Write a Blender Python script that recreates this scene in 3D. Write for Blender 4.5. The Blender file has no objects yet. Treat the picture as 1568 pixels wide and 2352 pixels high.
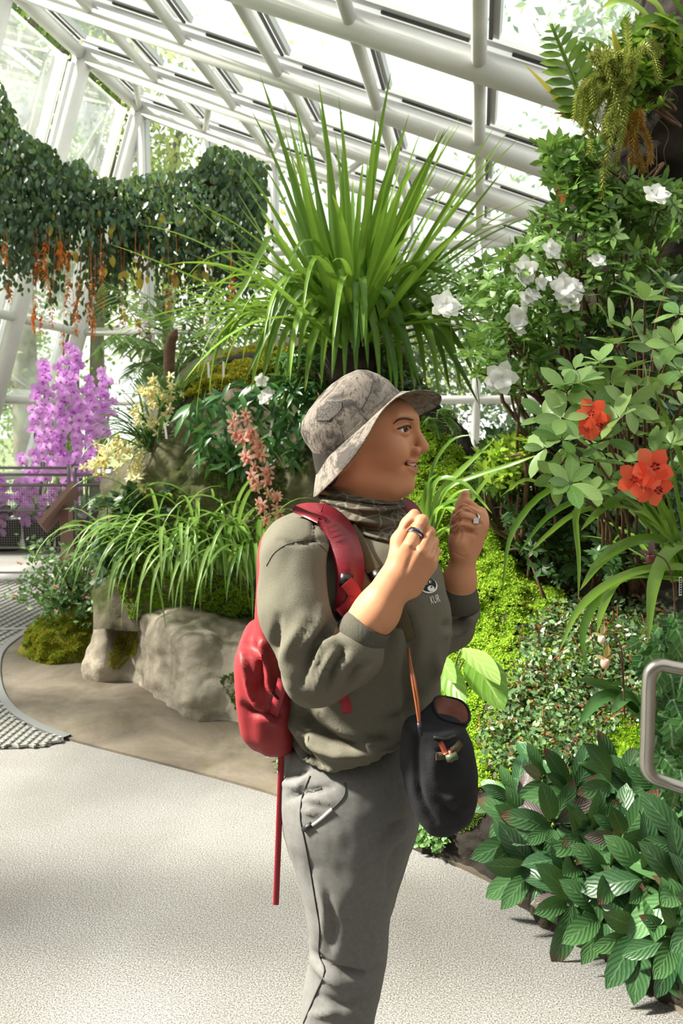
import bpy, bmesh, math, random
import numpy as np
from mathutils import Vector, Matrix, noise as mnoise

random.seed(7); np.random.seed(7)
scene = bpy.context.scene
COL = scene.collection

# ------------------------------------------------------------------ camera
FPX, PW, PH = 1829.0, 1568.0, 2352.0
PITCH = math.atan(201 / FPX)
YAW = math.atan(316 / math.hypot(FPX, 201))
CAMZ = 1.5
cam_d = bpy.data.cameras.new('camera'); cam = bpy.data.objects.new('camera', cam_d); COL.objects.link(cam)
cam.location = (0, 0, CAMZ)
cam.rotation_euler = (math.pi / 2 - PITCH, 0, YAW)
cam_d.sensor_fit = 'VERTICAL'; cam_d.sensor_height = 36.0; cam_d.lens = 28.0
cam_d.lens = FPX / PH * 36.0
cam_d.clip_start = 0.05; cam_d.clip_end = 300
cam_d.dof.use_dof = True; cam_d.dof.focus_distance = 1.45; cam_d.dof.aperture_fstop = 9.0
scene.camera = cam

# ------------------------------------------------------------------ light
SUN_DIR = Vector((-0.74, -0.12, 0.70)).normalized()        # towards the sun
w = bpy.data.worlds.new('overcast_sky'); scene.world = w; w.use_nodes = True
w.node_tree.nodes['Background'].inputs[0].default_value = (1.0, 0.99, 0.965, 1)
w.node_tree.nodes['Background'].inputs[1].default_value = 1.0
sun_d = bpy.data.lights.new('sun', 'SUN'); sun = bpy.data.objects.new('sun', sun_d); COL.objects.link(sun)
sun_d.energy = 15.0; sun_d.angle = math.radians(6); sun_d.color = (1.0, 0.93, 0.82)
sun.rotation_euler = SUN_DIR.to_track_quat('Z', 'Y').to_euler()
sun.location = SUN_DIR * 30
vs = scene.view_settings
vs.view_transform = 'Standard'; vs.look = 'None'; vs.gamma = 1.0; vs.use_curve_mapping = False
vs.exposure = 0.6
try:
    scene.cycles.max_bounces = 8; scene.cycles.transparent_max_bounces = 16
    scene.cycles.transmission_bounces = 4; scene.cycles.caustics_reflective = False; scene.cycles.caustics_refractive = False
    scene.cycles.sample_clamp_indirect = 6
except Exception: pass

# ------------------------------------------------------------------ pixel -> place
Fv = np.array([-math.sin(YAW), math.cos(YAW), 0.0]); Rv = np.array([math.cos(YAW), math.sin(YAW), 0.0]); Uv = np.array([0, 0, 1.0])
C0 = np.array([0, 0, CAMZ]); cp, sp = math.cos(PITCH), math.sin(PITCH)
def ray(x, y):
    a = (x - PW / 2) / FPX; b = (PH / 2 - y) / FPX
    return Rv * a + Fv * (cp + b * sp) + Uv * (-sp + b * cp)
def P(x, y, d):
    r = ray(x, y); return C0 + r * (d / float(r @ Fv))
def PY(x, y, Y):
    r = ray(x, y); return C0 + r * (Y / r[1])
def PZ(x, y, z=0.0):
    r = ray(x, y); return C0 + r * ((z - CAMZ) / r[2])
def px_m(d): return FPX / d           # pixels per metre at distance d

# ------------------------------------------------------------------ materials
def lin(c):
    if isinstance(c, str):
        c = [int(c[i:i + 2], 16) / 255 for i in (0, 2, 4)]
    return tuple((x / 12.92 if x <= 0.04045 else ((x + 0.055) / 1.055) ** 2.4) for x in c) + (1.0,)
MATS = {}
class NT:
    def __init__(s, name):
        s.m = bpy.data.materials.new(name); s.m.use_nodes = True; s.t = s.m.node_tree; s.t.nodes.clear()
        s.out = s.n('ShaderNodeOutputMaterial'); MATS[name] = s.m
    def n(s, t, **k):
        o = s.t.nodes.new(t)
        for a, b in k.items():
            if a.startswith('i_'):
                key = a[2:]; key = int(key) if key.isdigit() else key.replace('_', ' ')
                o.inputs[key].default_value = b
            else: setattr(o, a, b)
        return o
    def l(s, a, b): s.t.links.new(a, b)
    def mix(s, fac, a, b):
        m = s.n('ShaderNodeMix', data_type='RGBA')
        for sock, v in ((m.inputs[0], fac), (m.inputs[6], a), (m.inputs[7], b)):
            if hasattr(v, 'links'): s.l(v, sock)
            else: sock.default_value = v
        return m.outputs[2]
    def math(s, op, a, b=0.0):
        m = s.n('ShaderNodeMath', operation=op)
        for i, v in enumerate((a, b)):
            if hasattr(v, 'links'): s.l(v, m.inputs[i])
            else: m.inputs[i].default_value = v
        return m.outputs[0]
    def ramp(s, fac, stops):
        r = s.n('ShaderNodeValToRGB'); e = r.color_ramp.elements
        while len(e) < len(stops): e.new(0.5)
        for el, (p_, c) in zip(e, stops): el.position = p_; el.color = c if len(c) == 4 else lin(c)
        s.l(fac, r.inputs[0]); return r.outputs[0]
    def noise(s, scale, detail=4, rough=0.6, coord='Object', dist=0.0, stretch=None):
        tc = s.n('ShaderNodeTexCoord'); src = tc.outputs[coord]
        if coord == 'Position':
            pass
        if stretch:
            mp = s.n('ShaderNodeMapping'); mp.inputs['Scale'].default_value = stretch; s.l(src, mp.inputs[0]); src = mp.outputs[0]
        n = s.n('ShaderNodeTexNoise'); n.inputs['Scale'].default_value = scale; n.inputs['Detail'].default_value = detail
        n.inputs['Roughness'].default_value = rough; n.inputs['Distortion'].default_value = dist
        s.l(src, n.inputs['Vector']); return n.outputs[0]
    def bump(s, h, strength=0.3, dist=0.01):
        b = s.n('ShaderNodeBump'); b.inputs['Strength'].default_value = strength; b.inputs['Distance'].default_value = dist
        s.l(h, b.inputs['Height']); return b.outputs[0]
    def pbsdf(s, col, rough=0.5, metal=0.0, spec=0.5, normal=None, **k):
        b = s.n('ShaderNodeBsdfPrincipled')
        for sock, v in (('Base Color', col), ('Roughness', rough), ('Metallic', metal), ('Specular IOR Level', spec)):
            if hasattr(v, 'links'): s.l(v, b.inputs[sock])
            else: b.inputs[sock].default_value = v
        if normal is not None: s.l(normal, b.inputs['Normal'])
        for a, v in k.items(): b.inputs[a.replace('_', ' ')].default_value = v
        return b
    def done(s, sh): s.l(sh.outputs[0], s.out.inputs[0]); return s.m

def plain(name, c, rough=0.5, metal=0.0, spec=0.5, c2=None, scale=8, bump=0.0, bscale=40, detail=5, bdist=0.005, stretch=None):
    t = NT(name); col = lin(c)
    if c2 is not None:
        f = t.noise(scale, detail, stretch=stretch)
        col = t.ramp(f, [(0.35, lin(c)), (0.65, lin(c2))])
    nrm = t.bump(t.noise(bscale, 6), bump, bdist) if bump else None
    return t.done(t.pbsdf(col, rough, metal, spec, nrm))

def leafmat(name, c1, c2, trans=0.3, rough=0.42, tcol=None, tip=None, veins=None, spec=0.5, noise_scale=20, vein_n=9, vb=.5):
    """green leaf: colour varies leaf by leaf; optional brown tips and pale veins along the uv"""
    t = NT(name)
    oi = t.n('ShaderNodeObjectInfo'); geo = t.n('ShaderNodeNewGeometry')
    r = t.math('FRACT', t.math('ADD', oi.outputs['Random'], geo.outputs['Random Per Island']))
    r = t.math('ADD', t.math('MULTIPLY', r, 0.75), t.math('MULTIPLY', t.noise(noise_scale, 3), 0.3))
    col = t.ramp(r, [(0.1, lin(c1)), (0.9, lin(c2))])
    nrm = None
    if tip or veins:
        tc = t.n('ShaderNodeTexCoord'); sx = t.n('ShaderNodeSeparateXYZ'); t.l(tc.outputs['UV'], sx.inputs[0])
        u, v = sx.outputs[0], sx.outputs[1]
        if veins:
            au = t.math('ABSOLUTE', t.math('SUBTRACT', u, 0.5))
            mid = t.math('LESS_THAN', au, 0.03)
            ph = t.math('FRACT', t.math('MULTIPLY', t.math('SUBTRACT', v, t.math('MULTIPLY', au, 0.7)), vein_n))
            side = t.math('LESS_THAN', ph, 0.12)
            vf = t.math('MAXIMUM', mid, t.math('MULTIPLY', side, 0.7))
            col = t.mix(t.math('MULTIPLY', vf, veins[1]), col, lin(veins[0]))
            hgt = t.math('ABSOLUTE', t.math('SUBTRACT', ph, 0.5))
            nrm = t.bump(hgt, vb, 0.004)
        if tip:
            tf = t.math('MULTIPLY', t.math('SUBTRACT', v, tip[1]), 6.0); tf.node.use_clamp = True
            sel = t.math('GREATER_THAN', oi.outputs['Random'], tip[2])
            col = t.mix(t.math('MULTIPLY', tf, sel), col, lin(tip[0]))
    b = t.pbsdf(col, rough, 0, spec, nrm)
    if trans <= 0: return t.done(b)
    tr = t.n('ShaderNodeBsdfTranslucent')
    if tcol: t.l(t.mix(0.7, col, lin(tcol)), tr.inputs[0])
    else: t.l(t.mix(0.25, col, (0.46, 0.62, 0.10, 1)), tr.inputs[0])
    mx = t.n('ShaderNodeMixShader'); mx.inputs[0].default_value = trans
    t.l(b.outputs[0], mx.inputs[1]); t.l(tr.outputs[0], mx.inputs[2])
    return t.done(mx)

# ------------------------------------------------------------------ mesh tools
def new_mesh(name, V, F, mat=None, smooth=True, uv=None, mats=None, fm=None):
    V = np.asarray(V, dtype=np.float64).reshape(-1, 3)
    me = bpy.data.meshes.new(name)
    if isinstance(F, np.ndarray) and F.ndim == 2:
        n, k = F.shape
        me.vertices.add(len(V)); me.vertices.foreach_set('co', V.astype(np.float32).ravel())
        me.loops.add(n * k); me.loops.foreach_set('vertex_index', F.astype(np.int32).ravel())
        me.polygons.add(n); me.polygons.foreach_set('loop_start', np.arange(0, n * k, k, dtype=np.int32))
        try: me.polygons.foreach_set('loop_total', np.full(n, k, dtype=np.int32))
        except Exception: pass
        me.update(calc_edges=True)
    else:
        me.from_pydata([tuple(v) for v in V], [], [tuple(int(i) for i in f) for f in F])
    if smooth: me.polygons.foreach_set('use_smooth', np.ones(len(me.polygons), dtype=bool))
    for m in (mats or ([mat] if mat else [])): me.materials.append(MATS[m] if isinstance(m, str) else m)
    if fm is not None: me.polygons.foreach_set('material_index', np.asarray(fm, dtype=np.int32))
    if uv is not None:
        l = me.uv_layers.new(name='UVMap'); idx = np.zeros(len(me.loops), dtype=np.int32)
        me.loops.foreach_get('vertex_index', idx)
        l.data.foreach_set('uv', np.asarray(uv, dtype=np.float32)[idx].ravel())
    me.update(); return me

WL = {}
def root(name, label, cat, loc, group=None, kind=None):
    o = bpy.data.objects.new(name, None); COL.objects.link(o); o.location = tuple(loc); o.empty_display_size = 0.1
    WL[o.name] = np.array(loc, float); tag(o, label, cat, group, kind); return o
def tag(o, label=None, cat=None, group=None, kind=None):
    if label: o['label'] = label
    if cat: o['category'] = cat
    if group: o['group'] = group
    if kind: o['kind'] = kind
    return o
def wl(o): return WL[o.name] if o is not None else np.zeros(3)
def part(name, V, F, mat=None, parent=None, smooth=True, uv=None, label=None, kind=None, mats=None, fm=None, loc=None):
    """mesh object from world coordinates, parented to a thing (or a part)"""
    base = wl(parent) if loc is None else np.array(loc, float)
    V = np.asarray(V, float).reshape(-1, 3) - base
    o = bpy.data.objects.new(name, new_mesh(name, V, F, mat, smooth, uv, mats, fm)); COL.objects.link(o)
    if parent is not None: o.parent = parent; o.location = tuple(base - wl(parent))
    else: o.location = tuple(base)
    WL[o.name] = base
    if label: o['label'] = label
    if kind: o['kind'] = kind
    return o
def inst(name, me, parent, M):
    """object sharing a mesh, world matrix M (4x4 numpy)"""
    o = bpy.data.objects.new(name, me); COL.objects.link(o)
    T = Matrix([list(map(float, r)) for r in M])
    if parent is not None:
        o.parent = parent; T = Matrix.Translation(Vector(-wl(parent))) @ T
    o.matrix_basis = T
    WL[o.name] = np.array(M, float)[:3, 3]
    return o

class MB:
    """collects pieces of geometry that belong to one mesh"""
    def __init__(s): s.V = []; s.F = []; s.n = 0; s.U = []; s.M = []
    def add(s, V, F, uv=None, m=0):
        V = np.asarray(V, float).reshape(-1, 3); s.V.append(V)
        s.F += [tuple(int(i) + s.n for i in f) for f in F]; s.M += [m] * len(F)
        s.U.append(np.asarray(uv, float) if uv is not None else np.zeros((len(V), 2)))
        s.n += len(V); return s
    def part(s, name, mat, parent=None, uv=False, **k):
        if isinstance(mat, (list, tuple)): k.update(mats=list(mat), fm=s.M); mat = None
        return part(name, np.concatenate(s.V), s.F, mat, parent, uv=np.concatenate(s.U) if uv else None, **k)

def unit(v): v = np.asarray(v, float); return v / (np.linalg.norm(v) + 1e-12)
def spline(pts, n):
    """Catmull-Rom through control points (rows of any width), n samples"""
    p = np.asarray(pts, float); k = len(p)
    if k == 2: t = np.linspace(0, 1, n)[:, None]; return p[0] * (1 - t) + p[1] * t
    q = np.vstack([2 * p[0] - p[1], p, 2 * p[-1] - p[-2]])
    t = np.linspace(0, k - 1 - 1e-9, n); i = t.astype(int); u = (t - i)[:, None]
    a, b, c, d = q[i], q[i + 1], q[i + 2], q[i + 3]
    return 0.5 * (2 * b + (c - a) * u + (2 * a - 5 * b + 4 * c - d) * u ** 2 + (3 * b - a - 3 * c + d) * u ** 3)
def tube(pts, r, n=10, caps=True):
    p = np.asarray(pts, float); k = len(p); r = np.broadcast_to(np.asarray(r, float), (k,))
    T = np.gradient(p, axis=0); T /= np.linalg.norm(T, axis=1)[:, None] + 1e-12
    a = np.array([0, 0, 1.0]) if abs(T[0][2]) < 0.9 else np.array([1.0, 0, 0])
    N = unit(np.cross(T[0], a)); V = []
    ang = np.linspace(0, 2 * np.pi, n, endpoint=False)
    for i in range(k):
        N = unit(N - T[i] * (N @ T[i])); B = np.cross(T[i], N)
        V.append(p[i] + r[i] * (np.cos(ang)[:, None] * N + np.sin(ang)[:, None] * B))
    V = np.concatenate(V); F = []
    for i in range(k - 1):
        for j in range(n):
            F.append((i * n + j, i * n + (j + 1) % n, (i + 1) * n + (j + 1) % n, (i + 1) * n + j))
    if caps: F.append(tuple(range(n - 1, -1, -1))); F.append(tuple((k - 1) * n + j for j in range(n)))
    return V, F
def obox(a, b, w, h, up=(0, 0, 1), off=(0, 0, 0)):
    """box from a to b, width w (sideways) and height h (along up)"""
    a = np.asarray(a, float) + off; b = np.asarray(b, float) + off
    T = unit(b - a); S = unit(np.cross(T, up)); Up = np.cross(S, T)
    V = [q + S * sx * w / 2 + Up * sz * h / 2 for q in (a, b) for sx, sz in ((-1, -1), (1, -1), (1, 1), (-1, 1))]
    return np.array(V), [(3, 2, 1, 0), (4, 5, 6, 7), (0, 1, 5, 4), (1, 2, 6, 5), (2, 3, 7, 6), (3, 0, 4, 7)]
def ribbon(pts, widths, nrm, fold=0.25, uv=True, twist=0.0):
    """strap leaf: a centre line with folded blades; nrm = upward hint"""
    p = np.asarray(pts, float); k = len(p); w = np.broadcast_to(np.asarray(widths, float), (k,))
    T = np.gradient(p, axis=0); T /= np.linalg.norm(T, axis=1)[:, None] + 1e-12
    nrm = np.asarray(nrm, float)
    S = np.cross(T, nrm); bad = np.linalg.norm(S, axis=1) < 0.15
    S[bad] = np.cross(T[bad], nrm + np.array([0.31, 0.17, 0.11])); S /= np.linalg.norm(S, axis=1)[:, None] + 1e-12
    for i in range(1, k):
        if S[i] @ S[i - 1] < 0: S[i] = -S[i]
    N = np.cross(S, T)
    if twist:
        for i in range(k):
            a = twist * i / (k - 1); s0, n0 = S[i].copy(), N[i].copy()
            S[i] = s0 * math.cos(a) + n0 * math.sin(a); N[i] = n0 * math.cos(a) - s0 * math.sin(a)
    V = np.empty((k, 3, 3)); up = N * (w * fold)[:, None]
    V[:, 0] = p - S * (w / 2)[:, None] + up; V[:, 1] = p; V[:, 2] = p + S * (w / 2)[:, None] + up
    F = []
    for i in range(k - 1):
        a = i * 3; F += [(a, a + 1, a + 4, a + 3), (a + 1, a + 2, a + 5, a + 4)]
    vv = np.linspace(0, 1, k); U = np.stack([np.tile([0, .5, 1.0], (k, 1)), np.repeat(vv[:, None], 3, 1)], -1).reshape(-1, 2)
    return V.reshape(-1, 3), F, U
def rot(ax, a):
    return np.array(Matrix.Rotation(a, 3, Vector(ax)))
def basis(yv, zv):
    """3x3 with local y along yv, local z near zv"""
    y = unit(yv); x = np.cross(y, zv)
    if np.linalg.norm(x) < 1e-3: x = np.cross(y, np.asarray(zv, float) + [0.3, 0.2, 0.1])
    x = unit(x); z = np.cross(x, y); return np.stack([x, y, z], 1)
def mat4(B, t, s=1.0):
    M = np.eye(4); M[:3, :3] = np.asarray(B) * s; M[:3, 3] = t; return M
def leaf_shape(L=1.0, W=0.4, k=5, droop=0.15, fold=0.15, point=1.0, widest=0.45, stalk=0.0, wave=0.0):
    """leaf along +y, face up +z; unit sized template (V, F, UV)"""
    t = np.linspace(0, 1, k + 1)
    a = widest
    prof = np.where(t < a, np.sin(np.pi / 2 * t / a) ** 0.8, np.cos(np.pi / 2 * (t - a) / (1 - a)) ** point)
    prof = np.clip(prof, 0.015, 1)
    w = W / 2 * prof
    y = stalk + t * L; z = -droop * L * t ** 2
    zw = fold * w + wave * np.sin(t * 14) * W
    V = np.stack([np.stack([-w, y, z + zw], 1), np.stack([0 * w, y, z], 1), np.stack([w, y, z + fold * w - wave * np.sin(t * 14) * W], 1)], 1)
    F = []
    for i in range(k):
        b = i * 3; F += [(b, b + 1, b + 4, b + 3), (b + 1, b + 2, b + 5, b + 4)]
    U = np.stack([np.tile([0, .5, 1.0], (k + 1, 1)), np.repeat(t[:, None], 3, 1)], -1).reshape(-1, 2)
    return V.reshape(-1, 3), np.array(F), U
def scatter(template, Bs, ts, ss):
    """many copies of a template joined into one mesh: returns V, F, UV arrays"""
    tv, tf, tu = template; Bs = np.asarray(Bs); ts = np.asarray(ts); ss = np.asarray(ss).reshape(-1, 1, 1)
    V = np.einsum('nij,kj->nki', Bs, tv) * ss + ts[:, None, :]
    n = len(ts); F = (tf[None] + (np.arange(n) * len(tv))[:, None, None]).reshape(-1, tf.shape[1])
    return V.reshape(-1, 3), F, np.tile(tu, (n, 1))
def bases(Y, Z):
    """vectorised basis(): rows of y directions and z hints"""
    Y = Y / (np.linalg.norm(Y, axis=1)[:, None] + 1e-9); X = np.cross(Y, Z); X /= np.linalg.norm(X, axis=1)[:, None] + 1e-9
    Zz = np.cross(X, Y); return np.stack([X, Y, Zz], 2)
def fbm(p, scale=1.0, oct=4):
    """numpy value from mathutils noise for an array of points"""
    return np.array([mnoise.fractal(Vector(q) * scale, 1.0, 2.0, oct) for q in np.asarray(p)])
def patch(rows, nu, nv, amp=0.0, scale=3.0, oct=4, amp2=0.0, scale2=14.0):
    """surface through rows of control points -> grid V (nv*nu), F; displaced by noise along its normals"""
    rr = np.array([spline(np.array(r, float), nu) for r in rows])          # R x nu x 3
    G = np.array([spline(rr[:, j], nv) for j in range(nu)]).transpose(1, 0, 2)  # nv x nu x 3
    du = np.gradient(G, axis=1); dv = np.gradient(G, axis=0); N = np.cross(du, dv); N /= np.linalg.norm(N, axis=2)[..., None] + 1e-9
    if amp:
        f = fbm(G.reshape(-1, 3), scale, oct).reshape(nv, nu)
        G = G + N * (amp * f)[..., None]
    if amp2:
        f = np.abs(fbm(G.reshape(-1, 3), scale2, 3)).reshape(nv, nu)
        G = G + N * (amp2 * f)[..., None]
    F = [(i * nu + j, i * nu + j + 1, (i + 1) * nu + j + 1, (i + 1) * nu + j) for i in range(nv - 1) for j in range(nu - 1)]
    return G, np.array(F), N
# =================================================================== SETTING
t = NT('pebble_concrete')
tc_n = t.noise(230, 3, 0.75); big = t.noise(1.3, 4)
c1 = t.ramp(tc_n, [(0.36, lin('3f3f3f')), (0.5, lin('7f7e7d')), (0.66, lin('b4b2b0'))])
c2 = t.ramp(big, [(0.3, lin('d5cec6')), (0.7, lin('ffffff'))])
mm = t.n('ShaderNodeMix', data_type='RGBA', blend_type='MULTIPLY'); mm.inputs[0].default_value = 0.8
t.l(c1, mm.inputs[6]); t.l(c2, mm.inputs[7])
t.done(t.pbsdf(mm.outputs[2], 0.75, 0, 0.4, t.bump(t.noise(220, 4), 0.5, 0.004)))
t = NT('stained_cement')
f1 = t.noise(2.2, 8, 0.65, dist=0.6); f2 = t.noise(9, 6, 0.7)
col = t.ramp(f1, [(0.3, lin('463f36')), (0.46, lin('655b50')), (0.6, lin('7b7165')), (0.75, lin('544c43'))])
col = t.mix(t.math('MULTIPLY', t.ramp(f2, [(0.5, (0, 0, 0, 1)), (0.7, (1, 1, 1, 1))]), 0.45), col, lin('5e5a35'))
t.done(t.pbsdf(col, 0.6, 0, 0.5, t.bump(t.noise(25, 6), 0.25, 0.01)))
plain('white_steel', 'cfcfcc', 0.35, 0, 0.5, c2='d8d8d5', scale=3)
plain('glazing_white', 'c6c9ca', 0.45)
plain('dark_gasket', '4a4646', 0.7)
plain('edge_steel', 'a9aaac', 0.35, 0.7)
plain('grate_steel', 'a5a49f', 0.45, 0.4)
plain('drain_dark', '3a3a38', 0.9)
plain('outer_soil', '4f5b35', 0.95, c2='6f7d4a', scale=0.6)
plain('fence_grey', '6d6a68', 0.5, 0.3)
plain('sign_brown', '7a5b51', 0.55)
t = NT('hazy_glass')
tr = t.n('ShaderNodeBsdfTransparent'); tr.inputs[0].default_value = (0.95, 0.985, 0.97, 1)
gl = t.n('ShaderNodeBsdfGlossy'); gl.inputs['Roughness'].default_value = 0.04; gl.inputs[0].default_value = (0.9, 0.95, 1, 1)
fr = t.n('ShaderNodeFresnel'); fr.inputs[0].default_value = 1.45
m1 = t.n('ShaderNodeMixShader'); t.l(t.math('MULTIPLY', fr.outputs[0], 0.3), m1.inputs[0]); t.l(tr.outputs[0], m1.inputs[1]); t.l(gl.outputs[0], m1.inputs[2])
tl = t.n('ShaderNodeBsdfTranslucent'); tl.inputs[0].default_value = (0.84, 0.93, 0.9, 1)
hz = t.ramp(t.noise(1.4, 5, 0.6), [(0.35, (0.04, 0.04, 0.04, 1)), (0.7, (0.13, 0.13, 0.13, 1))])
m2 = t.n('ShaderNodeMixShader'); t.l(hz, m2.inputs[0]); t.l(m1.outputs[0], m2.inputs[1]); t.l(tl.outputs[0], m2.inputs[2])
t.done(m2)

# ---- floor
ISL = np.array([PZ(*q)[:2] for q in [(82, 1442), (30, 1475), (0, 1505), (-8, 1550), (2, 1600), (32, 1640), (75, 1667), (110, 1684), (155, 1700), (220, 1718), (330, 1746), (450, 1777), (630, 1828),
                                     (760, 1880), (880, 1925), (960, 1952), (1060, 1996), (1150, 2042), (1250, 2105), (1360, 2180), (1460, 2250), (1600, 2360)]])
ring = ISL[:9]
floor = root('floor', 'pale pebble-dash concrete garden path around the planting bed', None, (0, 0, 0), kind='structure')
def poly(name, pts2, z, mat, parent, **k):
    V = [(x, y, z) for x, y in pts2]
    return part(name, V, [tuple(range(len(V)))], mat, parent, smooth=False, **k)
bigf = [(-9, -2.6), (5, -2.6), (5, 11.6), (-9, 11.6)]
poly('path_surface', bigf, 0.0, 'pebble_concrete', floor)
bed = np.vstack([spline(ISL, 70), [(1.6, 1.0), (4, 1.5), (4, 9.0), (-2.6, 9.0), (-3.3, 6.6)]])
Vb = np.vstack([np.c_[bed, np.full(len(bed), 0.012)], np.c_[bed, np.full(len(bed), 0.0)]])
nb = len(bed)
part('cement_apron', Vb, [tuple(range(nb))] + [(i, i + nb, (i + 1) % nb + nb, (i + 1) % nb) for i in range(nb)], 'stained_cement', floor, smooth=False)
# curved steel edging strip
rp = spline(np.vstack([[-3.25, 5.75], ring]), 40); T2 = np.gradient(rp, axis=0); T2 /= np.linalg.norm(T2, axis=1)[:, None]
N2 = np.c_[T2[:, 1], -T2[:, 0]] * 0.022
Ve, Fe = [], []
for i in range(len(rp)):
    for s, z in ((-1, 0.0), (-1, .022), (1, .022), (1, 0.0)): Ve.append((*(rp[i] + N2[i] * s), z))
for i in range(len(rp) - 1):
    a = i * 4
    for j in range(3): Fe.append((a + j, a + j + 1, a + j + 5, a + j + 4))
part('edging_strip', Ve, Fe, 'edge_steel', floor, smooth=False)
# expanded metal gratings: a panel in front of the strip, three on the far path
def grating(outline, z, pitch, barw, parent, direction):
    """diamond bars clipped to a polygon"""
    o = np.array(outline); poly('pit_shade_sheet', o, 0.004, 'drain_dark', parent)  # flat dark sheet under the bars: recess shade put into its colour
    def inside(p):
        c = False; n = len(o)
        for i in range(n):
            a, b = o[i], o[i - 1]
            if (a[1] > p[1]) != (b[1] > p[1]) and p[0] < (b[0] - a[0]) * (p[1] - a[1]) / (b[1] - a[1]) + a[0]: c = not c
        return c
    mb = MB(); d = unit(np.array(direction)); e = np.array([-d[1], d[0]])
    lo = (o @ d).min(), (o @ e).min(); hi = (o @ d).max(), (o @ e).max()
    for s in (-1, 1):
        g = unit(d + s * 0.45 * e); h = np.array([-g[1], g[0]])
        qa, qb = (o @ h).min(), (o @ h).max(); ra, rb = (o @ g).min(), (o @ g).max()
        q = qa
        while q < qb:
            r = ra; start = None
            while r <= rb + 0.03:
                ins = inside(g * r + h * q) and r <= rb
                if ins and start is None: start = r
                if not ins and start is not None:
                    if r - start > 0.04:
                        a3 = np.append(g * start + h * q, z); b3 = np.append(g * (r - .02) + h * q, z)
                        mb.add(*obox(a3, b3, barw, 0.012))
                    start = None
                r += 0.03
            q += pitch
    return mb.part('grating', 'grate_steel', parent, smooth=False, kind='stuff')
g1 = [PZ(*q)[:2] for q in [(-160, 1600), (-20, 1590), (0, 1610), (30, 1650), (72, 1678), (108, 1694), (150, 1704), (100, 1718), (0, 1722), (-160, 1722)]]
grating(g1, 0.012, 0.034, 0.014, floor, (1, 0.1))
g2 = [PZ(*q)[:2] for q in [(-60, 1500), (-10, 1500), (28, 1472), (80, 1440), (105, 1436), (108, 1322), (-60, 1345)]]
grating(g2, 0.012, 0.055, 0.022, floor, (1, 0.1))
for q0, q1 in (((-60, 1450), (80, 1445)), ((-60, 1375), (100, 1362)), ((-60, 1346), (105, 1324))):
    part('grate_frame', *obox(PZ(*q0, .012), PZ(*q1, .012), 0.05, 0.02), 'grate_steel', floor, smooth=False)

# ---- glasshouse: frames every 1.7 m, purlins every 1.0 m
FR = [11.6, 9.9, 8.2, 6.5, 4.8, 3.1, 1.4, -0.3, -2.0]
XS = [-5.0 + i * 0.99 for i in range(10)]
def rz(x): return 6.12 - 0.384 * (x + 5.0)
RN = unit((0.384, 0, 1.0))        # roof normal
LEAN = 0.335
ceil_ = root('ceiling', 'sloping roof of white steel tubes and glass panes', None, (0, 5, 0), kind='structure')
wb = root('wall_back', 'white steel post and rail end wall filled with hazy glass', None, (-2, 11.6, 0), kind='structure')
wlft = root('wall_left', 'leaning white steel columns and rails with hazy glass', None, (-6, 7, 0), kind='structure')
tb = lambda a, b, r, n=18: tube(np.array([a, b]), r, n)
for Y in FR:
    part('rafter_tube', *tb((XS[0], Y, rz(XS[0])), (XS[-1], Y, rz(XS[-1])), 0.116, 22), 'white_steel', ceil_)
    zb = 0.0
    part('column_tube', *tb((XS[0], Y, rz(XS[0])), (XS[0] - LEAN * 6.12, Y, zb), 0.118, 22), 'white_steel', wlft)
    o_ = RN * 0.165
    for s in (-1, 1):
        part('glazing_bar', *obox((XS[0] - .1, Y + s * .11, rz(XS[0] - .1)), (XS[-1], Y + s * .11, rz(XS[-1])), 0.09, 0.07, RN, o_), 'glazing_white', ceil_, smooth=False)
    cb = MB()
    cb.add(*obox((XS[0], Y, rz(XS[0])), (XS[-1], Y, rz(XS[-1])), 0.05, 0.12, RN, RN * .10))
    cb.part('glazing_web', 'glazing_white', ceil_, smooth=False)
    for i in range(len(XS) - 1):
        for s in (-1, 1):
            part('gasket_slot', *obox((XS[i] + .2, Y + s * .07, rz(XS[i] + .2)), (XS[i + 1] - .12, Y + s * .07, rz(XS[i + 1] - .12)), 0.03, 0.022, RN, RN * .124), 'dark_gasket', ceil_, smooth=False)
for i, x in enumerate(XS):
    for Y0, Y1 in zip(FR[:-1], FR[1:]):
        part('purlin_tube', *tb((x, Y0, rz(x) + .0), (x, Y1, rz(x)), 0.056 if i else 0.085, 14), 'white_steel', ceil_)
        for s in (-1, 1):
            part('glazing_bar', *obox((x + s * .07, Y0 - .2, rz(x + s * .07)), (x + s * .07, Y1 + .2, rz(x + s * .07)), 0.05, 0.06, RN, RN * .165), 'glazing_white', ceil_, smooth=False)
        part('gasket_slot', *obox((x + .045, Y0 - .25, rz(x + .045)), (x + .045, Y1 + .25, rz(x + .045)), 0.03, 0.02, RN, RN * .105), 'dark_gasket', ceil_, smooth=False)
# short diagonal braces between the end frame and the next one
for i in (0, 1, 2, 3, 4, 5):
    x = XS[i]; part('brace_tube', *tb((x, 11.6, rz(x)), (x + 0.55, 9.9 + 0.3, rz(x + .55)), 0.042, 12), 'white_steel', ceil_)
for Y0, Y1 in zip(FR[:-1], FR[1:]):
    for i in range(len(XS) - 1):
        xa, xb = XS[i] + .08, XS[i + 1] - .08
        part('pane', np.array([(xa, Y0 - .14, rz(xa)), (xb, Y0 - .14, rz(xb)), (xb, Y1 + .14, rz(xb)), (xa, Y1 + .14, rz(xa))]) + RN * .175, [(0, 1, 2, 3)], 'hazy_glass', ceil_, smooth=False)
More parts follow.
